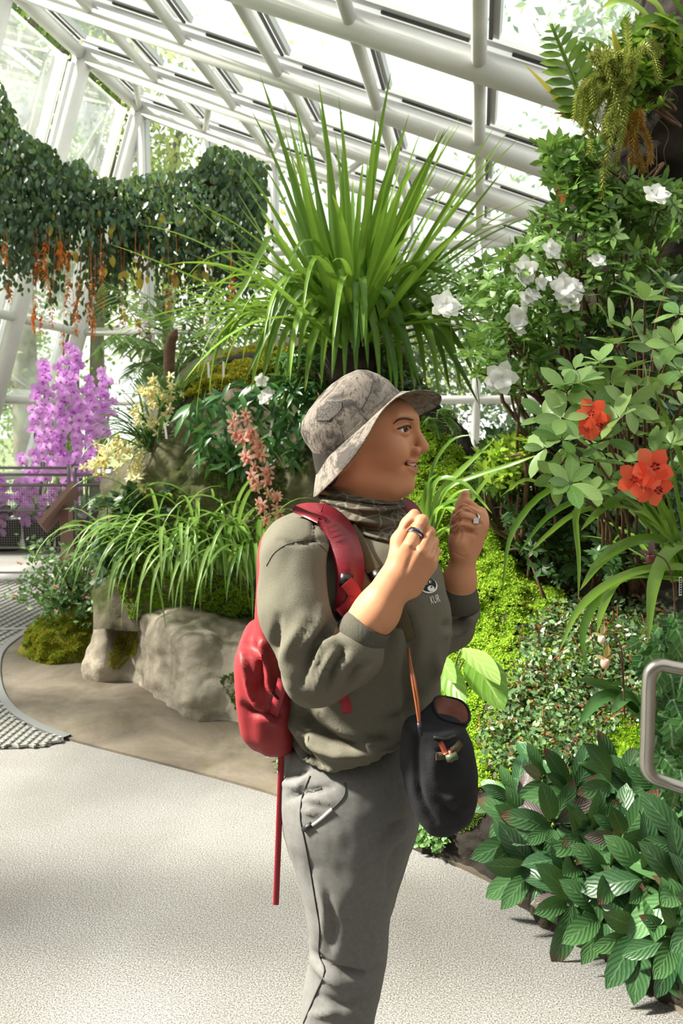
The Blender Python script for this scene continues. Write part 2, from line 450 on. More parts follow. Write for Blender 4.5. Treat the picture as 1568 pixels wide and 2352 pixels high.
# end wall
for i, x in enumerate(XS):
    r = 0.062
    part('post', *tb((x, 11.6, 0), (x, 11.6, rz(x)), r, 14), 'white_steel', wb)
    part('post_fin', *obox((x + .03, 11.74, 0), (x + .03, 11.74, rz(x)), 0.06, 0.16, (0, 1, 0)), 'glazing_white', wb, smooth=False)
RAILS = [0.75, 1.85, 2.91, 4.0]
for z in RAILS:
    xl = XS[0] - LEAN * (6.12 - z); xr = min(XS[-1], (6.12 - z) / 0.384 - 5.0)
    part('rail', *tb((xl, 11.6, z), (xr, 11.6, z), 0.062, 14), 'white_steel', wb)
    for Y0, Y1 in zip(FR[:-1], FR[1:]):
        part('rail', *tb((xl, Y0, z), (xl, Y1, z), 0.062, 14), 'white_steel', wlft)
for i in range(len(XS) - 1):
    zt = min(rz(XS[i]), rz(XS[i + 1])); lv = [0.0] + [z for z in RAILS if z < zt - .3]
    xa, xb = XS[i] + .04, XS[i + 1] - .04
    for j, z in enumerate(lv):
        top = lv[j + 1] if j + 1 < len(lv) else None
        zz = (top, top) if top else (rz(xa), rz(xb))
        part('pane', [(xa, 11.8, z), (xb, 11.8, z), (xb, 11.8, zz[1]), (xa, 11.8, zz[0])], [(0, 1, 2, 3)], 'hazy_glass', wb, smooth=False)
xl = lambda z: XS[0] - LEAN * (6.12 - z) - 0.2
part('pane', [(xl(0), 11.8, 0), (XS[0], 11.8, 0), (XS[0], 11.8, 6.1), (xl(6.1), 11.8, 6.1)], [(0, 1, 2, 3)], 'hazy_glass', wb, smooth=False)
for Y0, Y1 in zip(FR[:-1], FR[1:]):
    lv = [0] + RAILS + [6.1]
    for a, b in zip(lv[:-1], lv[1:]):
        part('pane', [(xl(a), Y0 - .1, a), (xl(a), Y1 + .1, a), (xl(b), Y1 + .1, b), (xl(b), Y0 - .1, b)], [(0, 1, 2, 3)], 'hazy_glass', wlft, smooth=False)
    for s, yy in ((1, Y0 - .13), (-1, Y1 + .13)):
        part('column_fin', *obox((xl(0), yy, 0), (xl(6.1), yy, 6.1), 0.05, 0.12, (1, 0, 0.335)), 'glazing_white', wlft, smooth=False)

# ---- unseen walls at right and rear, added to cut light from those sides
plain('added_wall_plaster', '5d5a50', .9, c2='6d695c', scale=2)
wr_ = part('added_wall_right', *obox((4.0, -2.6, 1.3), (4.0, 11.6, 1.3), .2, 2.62, (0, 0, 1)), 'added_wall_plaster', None, smooth=False); tag(wr_, 'unseen solid side wall added to dim light from the right', None, kind='structure')
wq_ = part('added_wall_rear', [(-7.2, -2.6, 0), (4.1, -2.6, 0), (4.1, -2.6, 2.6), (-5.0, -2.6, 6.2), (-7.2, -2.7, 0), (4.1, -2.7, 0), (4.1, -2.7, 2.6), (-5.0, -2.7, 6.2)], [(3, 2, 1, 0), (4, 5, 6, 7), (0, 1, 5, 4), (2, 3, 7, 6), (1, 2, 6, 5), (3, 0, 4, 7)], 'added_wall_plaster', None, smooth=False); tag(wq_, 'unseen solid rear wall added to dim light from behind', None, kind='structure')
# ---- outside: ground and trees beyond the glass
og = part('ground_outside', [(-60, 11.85, -.02), (60, 11.85, -.02), (60, 80, -.02), (-60, 80, -.02), (-9.2, 11.85, -.02), (-9.2, -20, -.02), (-60, -20, -.02)], [(0, 1, 2, 3), (0, 6, 5, 4)], 'outer_soil', smooth=False)
tag(og, 'grassy ground outside the glasshouse', None, kind='structure')
plain('outer_bark', '6b6156', 0.9, c2='8a8173', scale=5)
leafmat('outer_leaf', '35592a', '86a05c', 0.35, 0.5)
leafmat('outer_leaf_blue', '365840', '748f70', 0.35, 0.5)
leafmat('outer_leaf_yellow', '8fa64a', 'cfd080', 0.5, 0.5)
def outer_tree(x, y, h, r, n_, mat, label, low=0.35, trunk=0.16, lsize=0.3, lean=0.0):
    n = int(n_ * 2.2)
    T_ = root('outdoor_tree', label, 'tree', (x, y, 0), 'trees outside the glass')
    tr_ = spline([(x, y, -.02), (x + .2 * lean, y, h * .4), (x + lean, y, h * .8)], 8)
    part('trunk', *tube(tr_, np.linspace(trunk, trunk * .35, 8), 8), 'outer_bark', T_)
    mb = MB()
    for k in range(7):
        a = random.uniform(0, 6.28); z0 = h * random.uniform(.35, .7)
        p0 = np.array([x + lean * z0 / h, y, z0]); p1 = p0 + np.array([math.cos(a) * r * .8, math.sin(a) * r * .8, h * .2])
        mb.add(*tube(spline([p0, (p0 + p1) / 2 + [0, 0, .2], p1], 6), np.linspace(trunk * .45, .02, 6), 6))
    mb.part('branches', 'outer_bark', T_)
    cl = np.random.normal(size=(26, 3)) * [r * .55, r * .55, h * (1 - low) * .28] + [x + lean * .7, y, h * (low + 1) / 2 + .3]
    c = cl[np.random.randint(0, 26, n)] + np.random.normal(size=(n, 3)) * [r * .24, r * .24, r * .2]
    c[:, 2] = np.clip(c[:, 2], .1, None)
    B = bases(np.random.normal(size=(n, 3)), np.random.normal(size=(n, 3)) + [0, 0, .8])
    V, F, U = scatter(leaf_shape(1, .55, 2, .1, .1), B, c, np.random.uniform(.6, 1.3, n) * lsize * .62)
    part('foliage', V, F, mat, T_, smooth=False, kind='stuff')
random.seed(3); np.random.seed(3)
q1 = P(72, 1200, 14.6); q2 = P(228, 1200, 16.8)
outer_tree(q1[0], q1[1], 11.5, 1.5, 2300, 'outer_leaf', 'tall straight tree outside beyond the leaning glass wall', .3, .28, .30)
outer_tree(q2[0], q2[1], 10, 1.3, 1300, 'outer_leaf_yellow', 'forked tree with yellowing leaves outside the corner of the house', .35, .2, .26, .7)
outer_tree(-9.8, 4.3, 10.5, 1.5, 2600, 'outer_leaf', 'unseen broad tree added outside to shade the path through the leaning wall', .45, .25, .34)  # out-of-view tree, added to dapple the sun on apron and boulder
outer_tree(-8.5, 15.5, 9, 2.2, 2600, 'outer_leaf', 'tall forked tree outside beyond the leaning corner column', .3, .32, .28, .8)
outer_tree(-6.6, 16.5, 8.5, 1.9, 1500, 'outer_leaf_yellow', 'yellowing tree outside behind the hanging vine', .35, .2, .26)
outer_tree(-10.6, 9.5, 8, 2.0, 2200, 'outer_leaf', 'leafy tree outside the leaning glass wall', .3, .26, .3)
outer_tree(-4.2, 15, 3.6, 1.6, 2000, 'outer_leaf', 'low bushy tree outside behind the purple orchids', .05, .1, .24)
outer_tree(-1.6, 16.5, 4.8, 2.0, 2400, 'outer_leaf_blue', 'bluish green tree outside behind the tall strap-leaved orchid', .1, .14, .26)
outer_tree(1.5, 16, 5.6, 2.4, 3000, 'outer_leaf_blue', 'dark bluish tree outside behind the white azalea', .05, .18, .26)
outer_tree(3.2, 12.9, 9.5, 2.4, 2600, 'outer_leaf_blue', 'tall tree outside overhanging the low edge of the glass roof', .55, .2, .26)
outer_tree(-2.8, 18, 3.4, 2.2, 2000, 'outer_leaf_yellow', 'pale lime shrub outside between two dark trees', .02, .1, .24)
outer_tree(-8.9, 15.0, 3.2, 1.2, 1600, 'outer_leaf', 'rounded shrub outside near the glasshouse corner', .05, .1, .2)
outer_tree(4.6, 9.0, 8.5, 2.0, 2400, 'outer_leaf_blue', 'tall tree outside seen through the upper roof panes', .5, .2, .26)
# =================================================================== PERSON
from mathutils.bvhtree import BVHTree
def Lp(x, y, d):
    w_ = P(x, y, d); return np.array([w_ @ Rv, w_ @ Fv, w_[2]])
def toW(V): V = np.asarray(V, float); return V[:, 0:1] * Rv + V[:, 1:2] * Fv + V[:, 2:3] * Uv
def to_px(W):
    q = np.asarray(W, float) - C0; r = q @ Rv; f = q @ Fv; u = q[:, 2]
    zc = f * cp - u * sp; yc = f * sp + u * cp
    return np.stack([PW / 2 + FPX * r / zc, PH / 2 - FPX * yc / zc], 1)
def smin(a, b, k):
    if k <= 0: return np.minimum(a, b)
    h = np.clip(0.5 + 0.5 * (b - a) / k, 0, 1); return b + (a - b) * h - k * h * (1 - h)
class Vol:
    def __init__(s, lo, hi, h):
        s.lo = np.array(lo, np.float32); s.h = h; n = np.ceil((np.array(hi) - lo) / h).astype(int) + 1
        ax = [s.lo[i] + h * np.arange(n[i], dtype=np.float32) for i in range(3)]
        s.X, s.Y, s.Z = np.meshgrid(*ax, indexing='ij'); s.az = ax[2]; s.D = np.full(s.X.shape, 9.0, np.float32)
    def U(s, d, k=0.0): s.D = smin(s.D, d, k).astype(np.float32); return s
    def S(s, d, k=0.0): s.D = (-smin(-s.D, d, k)).astype(np.float32); return s
    def cap(s, a, b, r1, r2=None, flat=None):
        r2 = r1 if r2 is None else r2; a = np.asarray(a, np.float32); b = np.asarray(b, np.float32); ba = b - a
        px_, py_, pz_ = s.X - a[0], s.Y - a[1], s.Z - a[2]
        t_ = np.clip((px_ * ba[0] + py_ * ba[1] + pz_ * ba[2]) / (float(ba @ ba) + 1e-12), 0, 1)
        return np.sqrt((px_ - t_ * ba[0]) ** 2 + (py_ - t_ * ba[1]) ** 2 + (pz_ - t_ * ba[2]) ** 2) - (r1 + (r2 - r1) * t_)
    def ell(s, c, rad, B=None):
        q = [s.X - np.float32(c[0]), s.Y - np.float32(c[1]), s.Z - np.float32(c[2])]
        if B is not None: q = [q[0] * B[0, i] + q[1] * B[1, i] + q[2] * B[2, i] for i in range(3)]
        k0 = np.sqrt(sum((q[i] / rad[i]) ** 2 for i in range(3))); k1 = np.sqrt(sum((q[i] / rad[i] ** 2) ** 2 for i in range(3)))
        return k0 * (k0 - 1) / (k1 + 1e-9)
    def slices(s, rows, p=2.0, rnd=0.02):
        """stack of (u, r centre, f centre, half r, half f)"""
        a = np.array(sorted(rows)); z = s.az
        zs = np.linspace(a[0, 0], a[-1, 0], 80)
        # smooth interpolation over height
        sm = np.stack([np.interp(zs, a[:, 0], a[:, i]) for i in range(1, 5)], 1)
        for _ in range(3): sm[1:-1] = (sm[:-2] + 2 * sm[1:-1] + sm[2:]) / 4
        rc, fc, hr, hf = [np.interp(z, zs, sm[:, i]).astype(np.float32)[None, None, :] for i in range(4)]
        e = (np.abs((s.X - rc) / hr) ** p + np.abs((s.Y - fc) / hf) ** p) ** (1 / p)
        d = (e - 1) * np.minimum(hr, hf)
        c = np.maximum(s.Z - a[-1, 0], a[0, 0] - s.Z)
        return -smin(-d, -c, rnd)
    def mesh(s):
        D = s.D; nx, ny, nz = D.shape; pos = np.zeros((nx - 1, ny - 1, nz - 1, 3), np.float32); cnt = np.zeros((nx - 1, ny - 1, nz - 1), np.float32)
        sl = lambda o, n: slice(o, n - 1 + o)
        for axis in range(3):
            oth = [i for i in range(3) if i != axis]
            for a in (0, 1):
                for b in (0, 1):
                    o0 = [0, 0, 0]; o0[oth[0]] = a; o0[oth[1]] = b; o1 = list(o0); o1[axis] = 1
                    d0 = D[sl(o0[0], nx), sl(o0[1], ny), sl(o0[2], nz)]; d1 = D[sl(o1[0], nx), sl(o1[1], ny), sl(o1[2], nz)]
                    cr = (d0 < 0) != (d1 < 0); t_ = np.where(cr, d0 / np.where(cr, d0 - d1, 1), 0)
                    for i in range(3):
                        pos[..., i] += np.where(cr, o0[i] + (t_ if i == axis else 0), 0)
                    cnt += cr
        act = cnt > 0; idx = np.full(cnt.shape, -1, np.int64); idx[act] = np.arange(act.sum())
        ii = np.argwhere(act); V = (pos[act] / cnt[act][:, None] + ii) * s.h + s.lo
        F = []
        for axis in range(3):
            o1 = [0, 0, 0]; o1[axis] = 1; u, v = [(1, 2), (2, 0), (0, 1)][axis]
            A = D[:nx - o1[0], :ny - o1[1], :nz - o1[2]]; Bq = D[o1[0]:, o1[1]:, o1[2]:]
            cr = np.argwhere((A < 0) != (Bq < 0)); keep = (cr[:, u] > 0) & (cr[:, v] > 0) & (cr[:, u] < D.shape[u] - 1) & (cr[:, v] < D.shape[v] - 1)
            cr = cr[keep]; neg = A[tuple(cr.T)] < 0
            def g(du, dv):
                c = cr.copy(); c[:, u] += du; c[:, v] += dv; return idx[tuple(c.T)]
            q = np.stack([g(-1, -1), g(0, -1), g(0, 0), g(-1, 0)], 1)
            q[~neg] = q[~neg][:, ::-1]; F.append(q)
        F = np.concatenate(F); F = F[(F >= 0).all(1)]
        return V.astype(np.float64), F
def vnormals(V, F):
    n = np.cross(V[F[:, 2]] - V[F[:, 0]], V[F[:, 3 if F.shape[1] > 3 else 1]] - V[F[:, 1]])
    N = np.zeros_like(V)
    for i in range(F.shape[1]): np.add.at(N, F[:, i], n)
    return N / (np.linalg.norm(N, axis=1)[:, None] + 1e-12)
def relax(V, F, it=2, f=0.5):
    for _ in range(it):
        S = np.zeros_like(V); c = np.zeros(len(V)); k = F.shape[1]
        for i in range(k):
            a, b = F[:, i], F[:, (i + 1) % k]
            np.add.at(S, a, V[b]); np.add.at(c, a, 1)
        V = V + f * (S / np.maximum(c, 1)[:, None] - V)
    return V
def creases(W, F, lst, CR=1.0):
    """raise or press folds that run along pixel polylines on the side that faces the lens: (pts, half width px, metres)"""
    N = vnormals(W, F); q = to_px(W); fac = np.clip(((C0 - W) * N).sum(1) / np.linalg.norm(C0 - W, axis=1) * 2.5, 0, 1)
    for pts, wd, amp in lst:
        pts = spline(np.array(pts, float), 14) if len(pts) > 2 else np.array(pts, float)
        best = np.full(len(q), 1e9); tt = np.zeros(len(q)); n = len(pts) - 1
        for i in range(n):
            a, b = pts[i], pts[i + 1]; ba = b - a; t_ = np.clip(((q - a) @ ba) / (ba @ ba + 1e-9), 0, 1)
            d = np.linalg.norm(q - a - t_[:, None] * ba, axis=1); m = d < best; best[m] = d[m]; tt[m] = (i + t_[m]) / n
        W = W + N * (CR * amp * np.exp(-(best / wd) ** 2) * fac * np.sin(np.pi * np.clip(tt, .06, .94)) ** .5)[:, None]
    return W
def skin_on(bvh, pts, off=0.002):
    """pixels -> points on a built surface"""
    out = []
    for x, y in pts:
        r = unit(ray(x, y)); h = bvh.ray_cast(Vector(C0), Vector(r))
        if h[0] is None: out.append(out[-1] if out else C0 + r * 1.3)
        else: out.append(np.array(h[0]) + np.array(h[1]) * off * (1 if np.dot(h[1], r) < 0 else -1))
    return np.array(out)

t = NT('skin')
cn = t.ramp(t.noise(9, 5), [(0.35, lin('be8463')), (0.7, lin('ce9472'))])
b_ = t.pbsdf(cn, 0.5, 0, 0.3, t.bump(t.noise(420, 3), 0.08, 0.001)); b_.inputs['Subsurface Weight'].default_value = 0.12
b_.inputs['Subsurface Radius'].default_value = (0.012, 0.005, 0.003); t.done(b_)
plain('lip', 'a8614f', 0.4, c2='b56d5c', scale=60)
plain('tooth', 'ece6dc', 0.3); plain('eye_white', 'd9d2cb', 0.25); plain('iris', '20120c', 0.15); plain('hair_dark', '1c1410', 0.5, c2='35251c', scale=60)
plain('nail', 'd6a08e', 0.3)
t = NT('sweatshirt_green')
fz = t.noise(700, 3, 0.8); col = t.ramp(fz, [(0.3, lin('5c594e')), (0.7, lin('706c60'))])
t.done(t.pbsdf(col, 0.95, 0, 0.15, t.bump(t.noise(500, 4), 0.25, 0.002)))
t = NT('rib_green')
col = t.ramp(t.noise(500, 3), [(0.3, lin('4c4a42')), (0.7, lin('5a574e'))]); t.done(t.pbsdf(col, 0.95, 0, 0.15, t.bump(t.noise(350, 2, stretch=(1, 1, .1)), 0.4, 0.002)))
plain('trouser_grey', '62615f', 0.8, 0, 0.3, c2='6a6967', scale=120, bump=0.15, bscale=600, bdist=0.001)
plain('seam_dark', '2c2b2b', 0.8); plain('zip_pale', 'c9c6c0', 0.5); plain('black_tab', '151515', 0.5)
t = NT('camo_cloth')
n1 = t.noise(22, 6, 0.7, dist=1.0); n2 = t.noise(15, 8, 0.75, dist=.8); n3 = t.noise(26, 2, 0.5, dist=3.5, stretch=(1, 1, .3))
col = t.ramp(n1, [(0.33, lin('57524e')), (0.42, lin('7b736c')), (0.5, lin('958b82')), (0.58, lin('766f68')), (0.66, lin('55514c')), (0.74, lin('8a8179'))])
col = t.mix(t.ramp(n2, [(0.52, (0, 0, 0, 1)), (0.58, (.85, .85, .85, 1))]), col, lin('45413f'))
col = t.mix(t.ramp(n3, [(0.485, (0, 0, 0, 1)), (0.5, (.8, .8, .8, 1)), (0.515, (0, 0, 0, 1))]), col, lin('33302e'))
n4 = t.noise(7, 2); col = t.mix(t.ramp(n4, [(0.62, (0, 0, 0, 1)), (0.7, (.35, .35, .35, 1))]), col, lin('a06a50'))
t.done(t.pbsdf(col, 0.85, 0, 0.2, t.bump(t.noise(400, 2), 0.15, 0.001)))
t = NT('gaiter_cloth')
vo = t.n('ShaderNodeTexVoronoi', feature='DISTANCE_TO_EDGE'); vo.inputs['Scale'].default_value = 34
tcx = t.n('ShaderNodeTexCoord'); mp = t.n('ShaderNodeMapping'); mp.inputs['Scale'].default_value = (1, 1, 1.8); t.l(tcx.outputs['Object'], mp.inputs[0]); t.l(mp.outputs[0], vo.inputs['Vector'])
col = t.ramp(vo.outputs[0], [(0.0, lin('706a5e')), (0.05, lin('6b6559')), (0.075, lin('4a453b')), (0.5, lin('514c41'))])
t.done(t.pbsdf(col, 0.9, 0, 0.15, t.bump(t.noise(300, 2), 0.15, 0.001)))
plain('silver', 'd0d0d2', 0.2, 1.0); plain('silver_dark', '3a3a40', 0.4, 0.8); plain('gem', 'f4f6fa', 0.05, 0, 0.9)
plain('badge_black', '17171a', 0.8); plain('badge_white', 'dcdcd8', 0.8)
plain('shoe_dark', '2b2a2c', 0.7)

pb = P(800, 2200, 1.36); person = root('person', 'person in camouflage bucket hat, grey-green sweatshirt and grey trousers, both hands raised', 'person', (pb[0], pb[1], 0))
SC = 0.01
HA = unit(np.array([0.966, -0.259, 0.03])); HU = np.array([0, 0, 1.0]); HU = unit(HU - HA * (HU @ HA)); HC = np.cross(HU, HA) * 1.0
if HC[1] > 0: HC = -HC        # near side
# pose of the head: origin mid-way between the ears
EAR = Lp(806, 1050, 1.36)
HO = EAR + 0 * HC
def H(a, b, c): return HO + (HA * a + HU * b + HC * c) * SC
HB = np.stack([HA, HU, HC], 1)
vol = Vol(HO + [-.13, -.13, -.17], HO + [.17, .12, .16], 0.0024)
cm = SC
vol.U(vol.ell(H(.9, 3.9, 0), (7.7 * cm, 7.4 * cm, 6.7 * cm), HB))
vol.U(vol.ell(H(4.6, 2.0, 0), (6.5 * cm, 7.4 * cm, 5.8 * cm), HB), .02)
vol.U(vol.ell(H(6.3, 6.4, 0), (5.0 * cm, 3.6 * cm, 5.6 * cm), HB), .02)
vol.U(vol.ell(H(6.6, -3.0, 0), (3.9 * cm, 3.2 * cm, 3.9 * cm), HB), .018)
vol.U(vol.ell(H(9.1, -4.9, 0), (1.75 * cm, 1.7 * cm, 2.0 * cm), HB), .014)
vol.U(vol.ell(H(8.5, -1.5, 0), (2.3 * cm, 2.5 * cm, 3.4 * cm), HB), .014)
for s in (-1, 1):
    vol.U(vol.ell(H(7.7, .9, 3.9 * s), (2.7 * cm, 2.3 * cm, 2.0 * cm), HB), .02)
    vol.U(vol.cap(H(2.0, -3.0, 4.7 * s), H(7.0, -4.9, 2.3 * s), .015, .015), .020)
    vol.S(vol.ell(H(11.0, 4.5, 3.3 * s), (1.7 * cm, 1.15 * cm, 2.1 * cm), HB), .012)
    vol.U(vol.cap(H(10.55, 6.3, 1.4 * s), H(9.1, 6.6, 4.6 * s), .0062, .005), .012)
vol.U(vol.cap(H(10.7, 5.9, 0), H(10.85, 4.6, 0), .010, .0075), .012)
vol.U(vol.cap(H(10.9, 4.8, 0), H(12.35, 1.75, 0), .0062, .0092), .007)
vol.U(vol.ell(H(12.35, 1.25, 0), (.98 * cm, .85 * cm, .95 * cm), HB), .005)
vol.U(vol.cap(H(11.3, .2, 0), H(10.9, -.6, 0), .0062, .006), .006)
for s in (-1, 1):
    vol.U(vol.ell(H(11.3, .85, 1.35 * s), (.95 * cm, .78 * cm, .66 * cm), HB), .004)
    vol.S(vol.ell(H(11.75, .2, .62 * s), (.5 * cm, .28 * cm, .3 * cm), HB), .002)
# mouth: lips set on the muzzle, an opening that shows the teeth, smile corners
def ms(c): return 8.6 + 2.3 * math.sqrt(max(0, 1 - (c / 3.7) ** 2))
def mouth(c, db, da=0.0): f_ = 1 - (c / 3.0) ** 2; return H(ms(c) + da, -1.5 + .55 * (c / 3.0) ** 2 + db * max(f_, .0) ** .8, c)
CS = np.linspace(-3.0, 3.0, 13)
for c0_, c1_ in zip(CS[:-1], CS[1:]):
    rr0 = .0012 + .0030 * max(0, 1 - (c0_ / 3.0) ** 2); rr1 = .0012 + .0030 * max(0, 1 - (c1_ / 3.0) ** 2)
    vol.U(vol.cap(mouth(c0_, .62, -.1), mouth(c1_, .62, -.1), rr0, rr1), .006)
    vol.U(vol.cap(mouth(c0_, -.85, -.1), mouth(c1_, -.85, -.1), rr0 * 1.15, rr1 * 1.15), .006)
for c0_, c1_ in zip(CS[:-1], CS[1:]):
    rr0 = .0012 + .0042 * max(0, 1 - (c0_ / 3.0) ** 2); rr1 = .0012 + .0042 * max(0, 1 - (c1_ / 3.0) ** 2)
    vol.S(vol.cap(mouth(c0_, -.12, .25), mouth(c1_, -.12, .25), rr0, rr1), .001); vol.S(vol.cap(mouth(c0_, -.12, .0), mouth(c1_, -.12, .0), rr0, rr1), .001); vol.S(vol.cap(mouth(c0_, -.12, -.45), mouth(c1_, -.12, -.45), rr0, rr1), .001)
for s in (-1, 1):
    vol.S(vol.cap(H(10.9, .3, 1.9 * s), H(9.9, -1.3, 3.6 * s), .0016), .012)
    vol.U(vol.ell(H(8.5, .6, 3.5 * s), (1.5 * cm, 1.2 * cm, 1.3 * cm), HB), .014)
# lids
for s in (-1, 1):
    up = [(10.3, 4.3, 1.7), (10.4, 4.95, 2.5), (10.0, 5.1, 3.5), (8.7, 4.5, 4.75)]
    lo_ = [(10.3, 4.25, 1.7), (10.25, 3.8, 2.6), (9.8, 3.75, 3.6), (8.7, 4.4, 4.75)]
    for cur in (up, lo_):
        pts = spline([H(a, b, c * s) for a, b, c in cur], 7)
        for a, b in zip(pts[:-1], pts[1:]): vol.U(vol.cap(a, b, .0030), .003)
# ear, neck
for s in (-1, 1):
    vol.U(vol.ell(H(-.2, .7, 6.0 * s), (1.2 * cm, 2.0 * cm, .6 * cm), HB), .006)
    pass
vol.U(vol.cap(H(.4, -1.0, 0), H(.2, -16, 0), .056, .062), .025)
vol.U(vol.cap(H(4.6, -5.0, 0), H(3.4, -12, 0), .030, .035), .03)
Vh, Fh = vol.mesh()
Vh = relax(Vh, Fh, 1, .4)

# hands and forearms
def Z2(x, y, d, k=5.6, ox=860, oy=1100): return Lp(ox + x / k, oy + y / k, d)
def finger(v, pts, rad, k=.003):
    for (a, ra), (b, rb) in zip(zip(pts[:-1], rad[:-1]), zip(pts[1:], rad[1:])): v.U(v.cap(a, b, ra, rb), k)
lo = Lp(850, 1480, 1.05); lo = np.minimum.reduce([Lp(640, 1640, 1.13), Lp(1010, 1165, 1.06), Lp(640, 1165, 1.06), Lp(1010, 1640, 1.2)]); hi = np.maximum.reduce([Lp(640, 1640, 1.25), Lp(1010, 1165, 1.26), Lp(640, 1165, 1.24), Lp(1010, 1640, 1.24)])
v2 = Vol(Lp(700, 1600, 1.05) * [1, 0, 1] + [0, 1.06, 0] - .02, Lp(1015, 1160, 1.25) * [1, 0, 1] + [0, 1.29, 0] + .02, 0.0022)
elb = Lp(728, 1560, 1.175); wr = Lp(914, 1322, 1.145)
v2.U(v2.cap(elb, Lp(865, 1405, 1.155), .033, .0305)); v2.U(v2.cap(Lp(865, 1405, 1.155), wr, .0305, .0255), .02)
v2.U(v2.cap(Lp(905, 1345, 1.15), Lp(940, 1340, 1.155), .020, .02), .015)
nm = [Z2(455, 850, 1.125), Z2(590, 930, 1.118), Z2(685, 1010, 1.122), Z2(735, 1080, 1.135)]
npip = [Z2(610, 545, 1.150), Z2(702, 690, 1.146), Z2(750, 815, 1.146), Z2(778, 935, 1.152)]
ndip = [Z2(560, 560, 1.182), Z2(640, 720, 1.185), Z2(690, 860, 1.182), Z2(720, 990, 1.18)]
ntip = [Z2(505, 520, 1.192), Z2(600, 800, 1.186), Z2(640, 920, 1.182), Z2(660, 1030, 1.178)]
nr = [.0096, .0088, .0082, .0074]
for m in range(4):
    wpt = wr + (Lp(946, 1345, 1.15) - wr) * (m / 3) * .8
    v2.U(v2.cap(wpt, wpt + (nm[m] - wpt) * .9, .0195, .0118), .010)
    v2.U(v2.cap(wpt + [.0, .018, .005], wpt + (nm[m] - wpt) * .8 + [.002, .018, -.004], .016, .009), .012)
for m in range(4):
    finger(v2, [nm[m], npip[m], ndip[m], ntip[m]], [nr[m] * 1.1, nr[m], nr[m] * .92, nr[m] * .8], .0012)
    v2.U(v2.ell(npip[m], (nr[m] * 1.06,) * 3), .003)
finger(v2, [Z2(300, 1080, 1.165), Z2(330, 800, 1.180), Z2(440, 590, 1.188), Z2(512, 460, 1.186)], [.017, .0135, .0115, .0088], .008)
Vn, Fn = v2.mesh(); Vn = relax(Vn, Fn, 1, .3)
v3 = Vol(Lp(985, 1450, 1.37) * [1, 0, 1] + [0, 1.335, 0] - .02, Lp(1125, 1115, 1.37) * [1, 0, 1] + [0, 1.50, 0] + .02, 0.0022)
wl_ = Z2(1150, 985, 1.425)
v3.U(v3.cap(Lp(1054, 1384, 1.44), Z2(1095, 1300, 1.43), .027, .0265)); v3.U(v3.cap(Z2(1095, 1300, 1.43), wl_, .0265, .0205), .02)
v3.U(v3.ell(Z2(1150, 830, 1.425), (.027, .020, .040), None), .014)
v3.U(v3.ell(Z2(1250, 720, 1.430), (.024, .019, .036), None), .014)
v3.U(v3.ell(Z2(1065, 800, 1.412), (.016, .015, .030), rot((0, 1, 0), .1)), .01)
fm_ = [Z2(1345, 430, 1.445), Z2(1375, 480, 1.438), Z2(1385, 545, 1.432), Z2(1375, 625, 1.428)]
fp_ = [Z2(1205, 320, 1.432), Z2(1150, 385, 1.408), Z2(1125, 468, 1.398), Z2(1090, 590, 1.396)]
fd_ = [Z2(1110, 400, 1.43), Z2(1060, 440, 1.412), Z2(1045, 520, 1.406), Z2(1020, 645, 1.408)]
ft_ = [Z2(1075, 470, 1.437), Z2(1025, 510, 1.425), Z2(1015, 585, 1.42), Z2(1010, 690, 1.418)]
rr_ = [.0090, .0090, .0088, .0080]
for m in range(4):
    v3.U(v3.cap(wl_ + [.006 * (m < 2), .004, .012], fm_[m], .0135, .0112), .010)
for m in range(4):
    finger(v3, [fm_[m], fp_[m], fd_[m], ft_[m]], [rr_[m] * 1.05, rr_[m], rr_[m] * .9, rr_[m] * .8], .0012)
    v3.U(v3.ell(fp_[m], (rr_[m] * 1.05,) * 3), .003)
finger(v3, [Z2(1080, 820, 1.408), Z2(1080, 560, 1.425), Z2(1130, 330, 1.442), Z2(1170, 205, 1.444)], [.015, .0125, .0115, .0088], .006)
Vf, Ff = v3.mesh(); Vf = relax(Vf, Ff, 1, .3)
# the body under the clothes, carried on to the ground
v4 = Vol(np.array([-.26, 1.12, .02]), np.array([.26, 1.62, 1.40]), 0.014)
def sl(y, xl_, xr_, d, hf):
    a = Lp(xl_, y, d); b = Lp(xr_, y, d); return (a[2], (a[0] + b[0]) / 2, d, (b[0] - a[0]) / 2, hf)
TORSO = [sl(1172, 765, 895, 1.37, .055), sl(1200, 715, 935, 1.37, .085), sl(1225, 672, 960, 1.37, .13), sl(1255, 642, 978, 1.37, .158), sl(1300, 618, 990, 1.37, .172), sl(1400, 612, 1000, 1.37, .172),
         sl(1500, 622, 1004, 1.37, .165), sl(1600, 640, 1012, 1.37, .165), sl(1680, 648, 1004, 1.37, .178), sl(1735, 642, 975, 1.37, .188), sl(1800, 648, 955, 1.37, .190)]
LEGN = [sl(1700, 665, 950, 1.30, .07), sl(1760, 648, 955, 1.295, .088), sl(1840, 643, 952, 1.29, .10), sl(1900, 655, 942, 1.285, .098), sl(1980, 676, 922, 1.28, .092), sl(2080, 698, 900, 1.28, .083), sl(2150, 712, 890, 1.28, .076),
        sl(2205, 713, 886, 1.28, .073), sl(2250, 700, 882, 1.28, .072), sl(2310, 697, 868, 1.28, .068), sl(2352, 690, 855, 1.28, .066), sl(2500, 688, 832, 1.28, .062), sl(2700, 705, 815, 1.28, .055), sl(2790, 715, 805, 1.28, .055)]
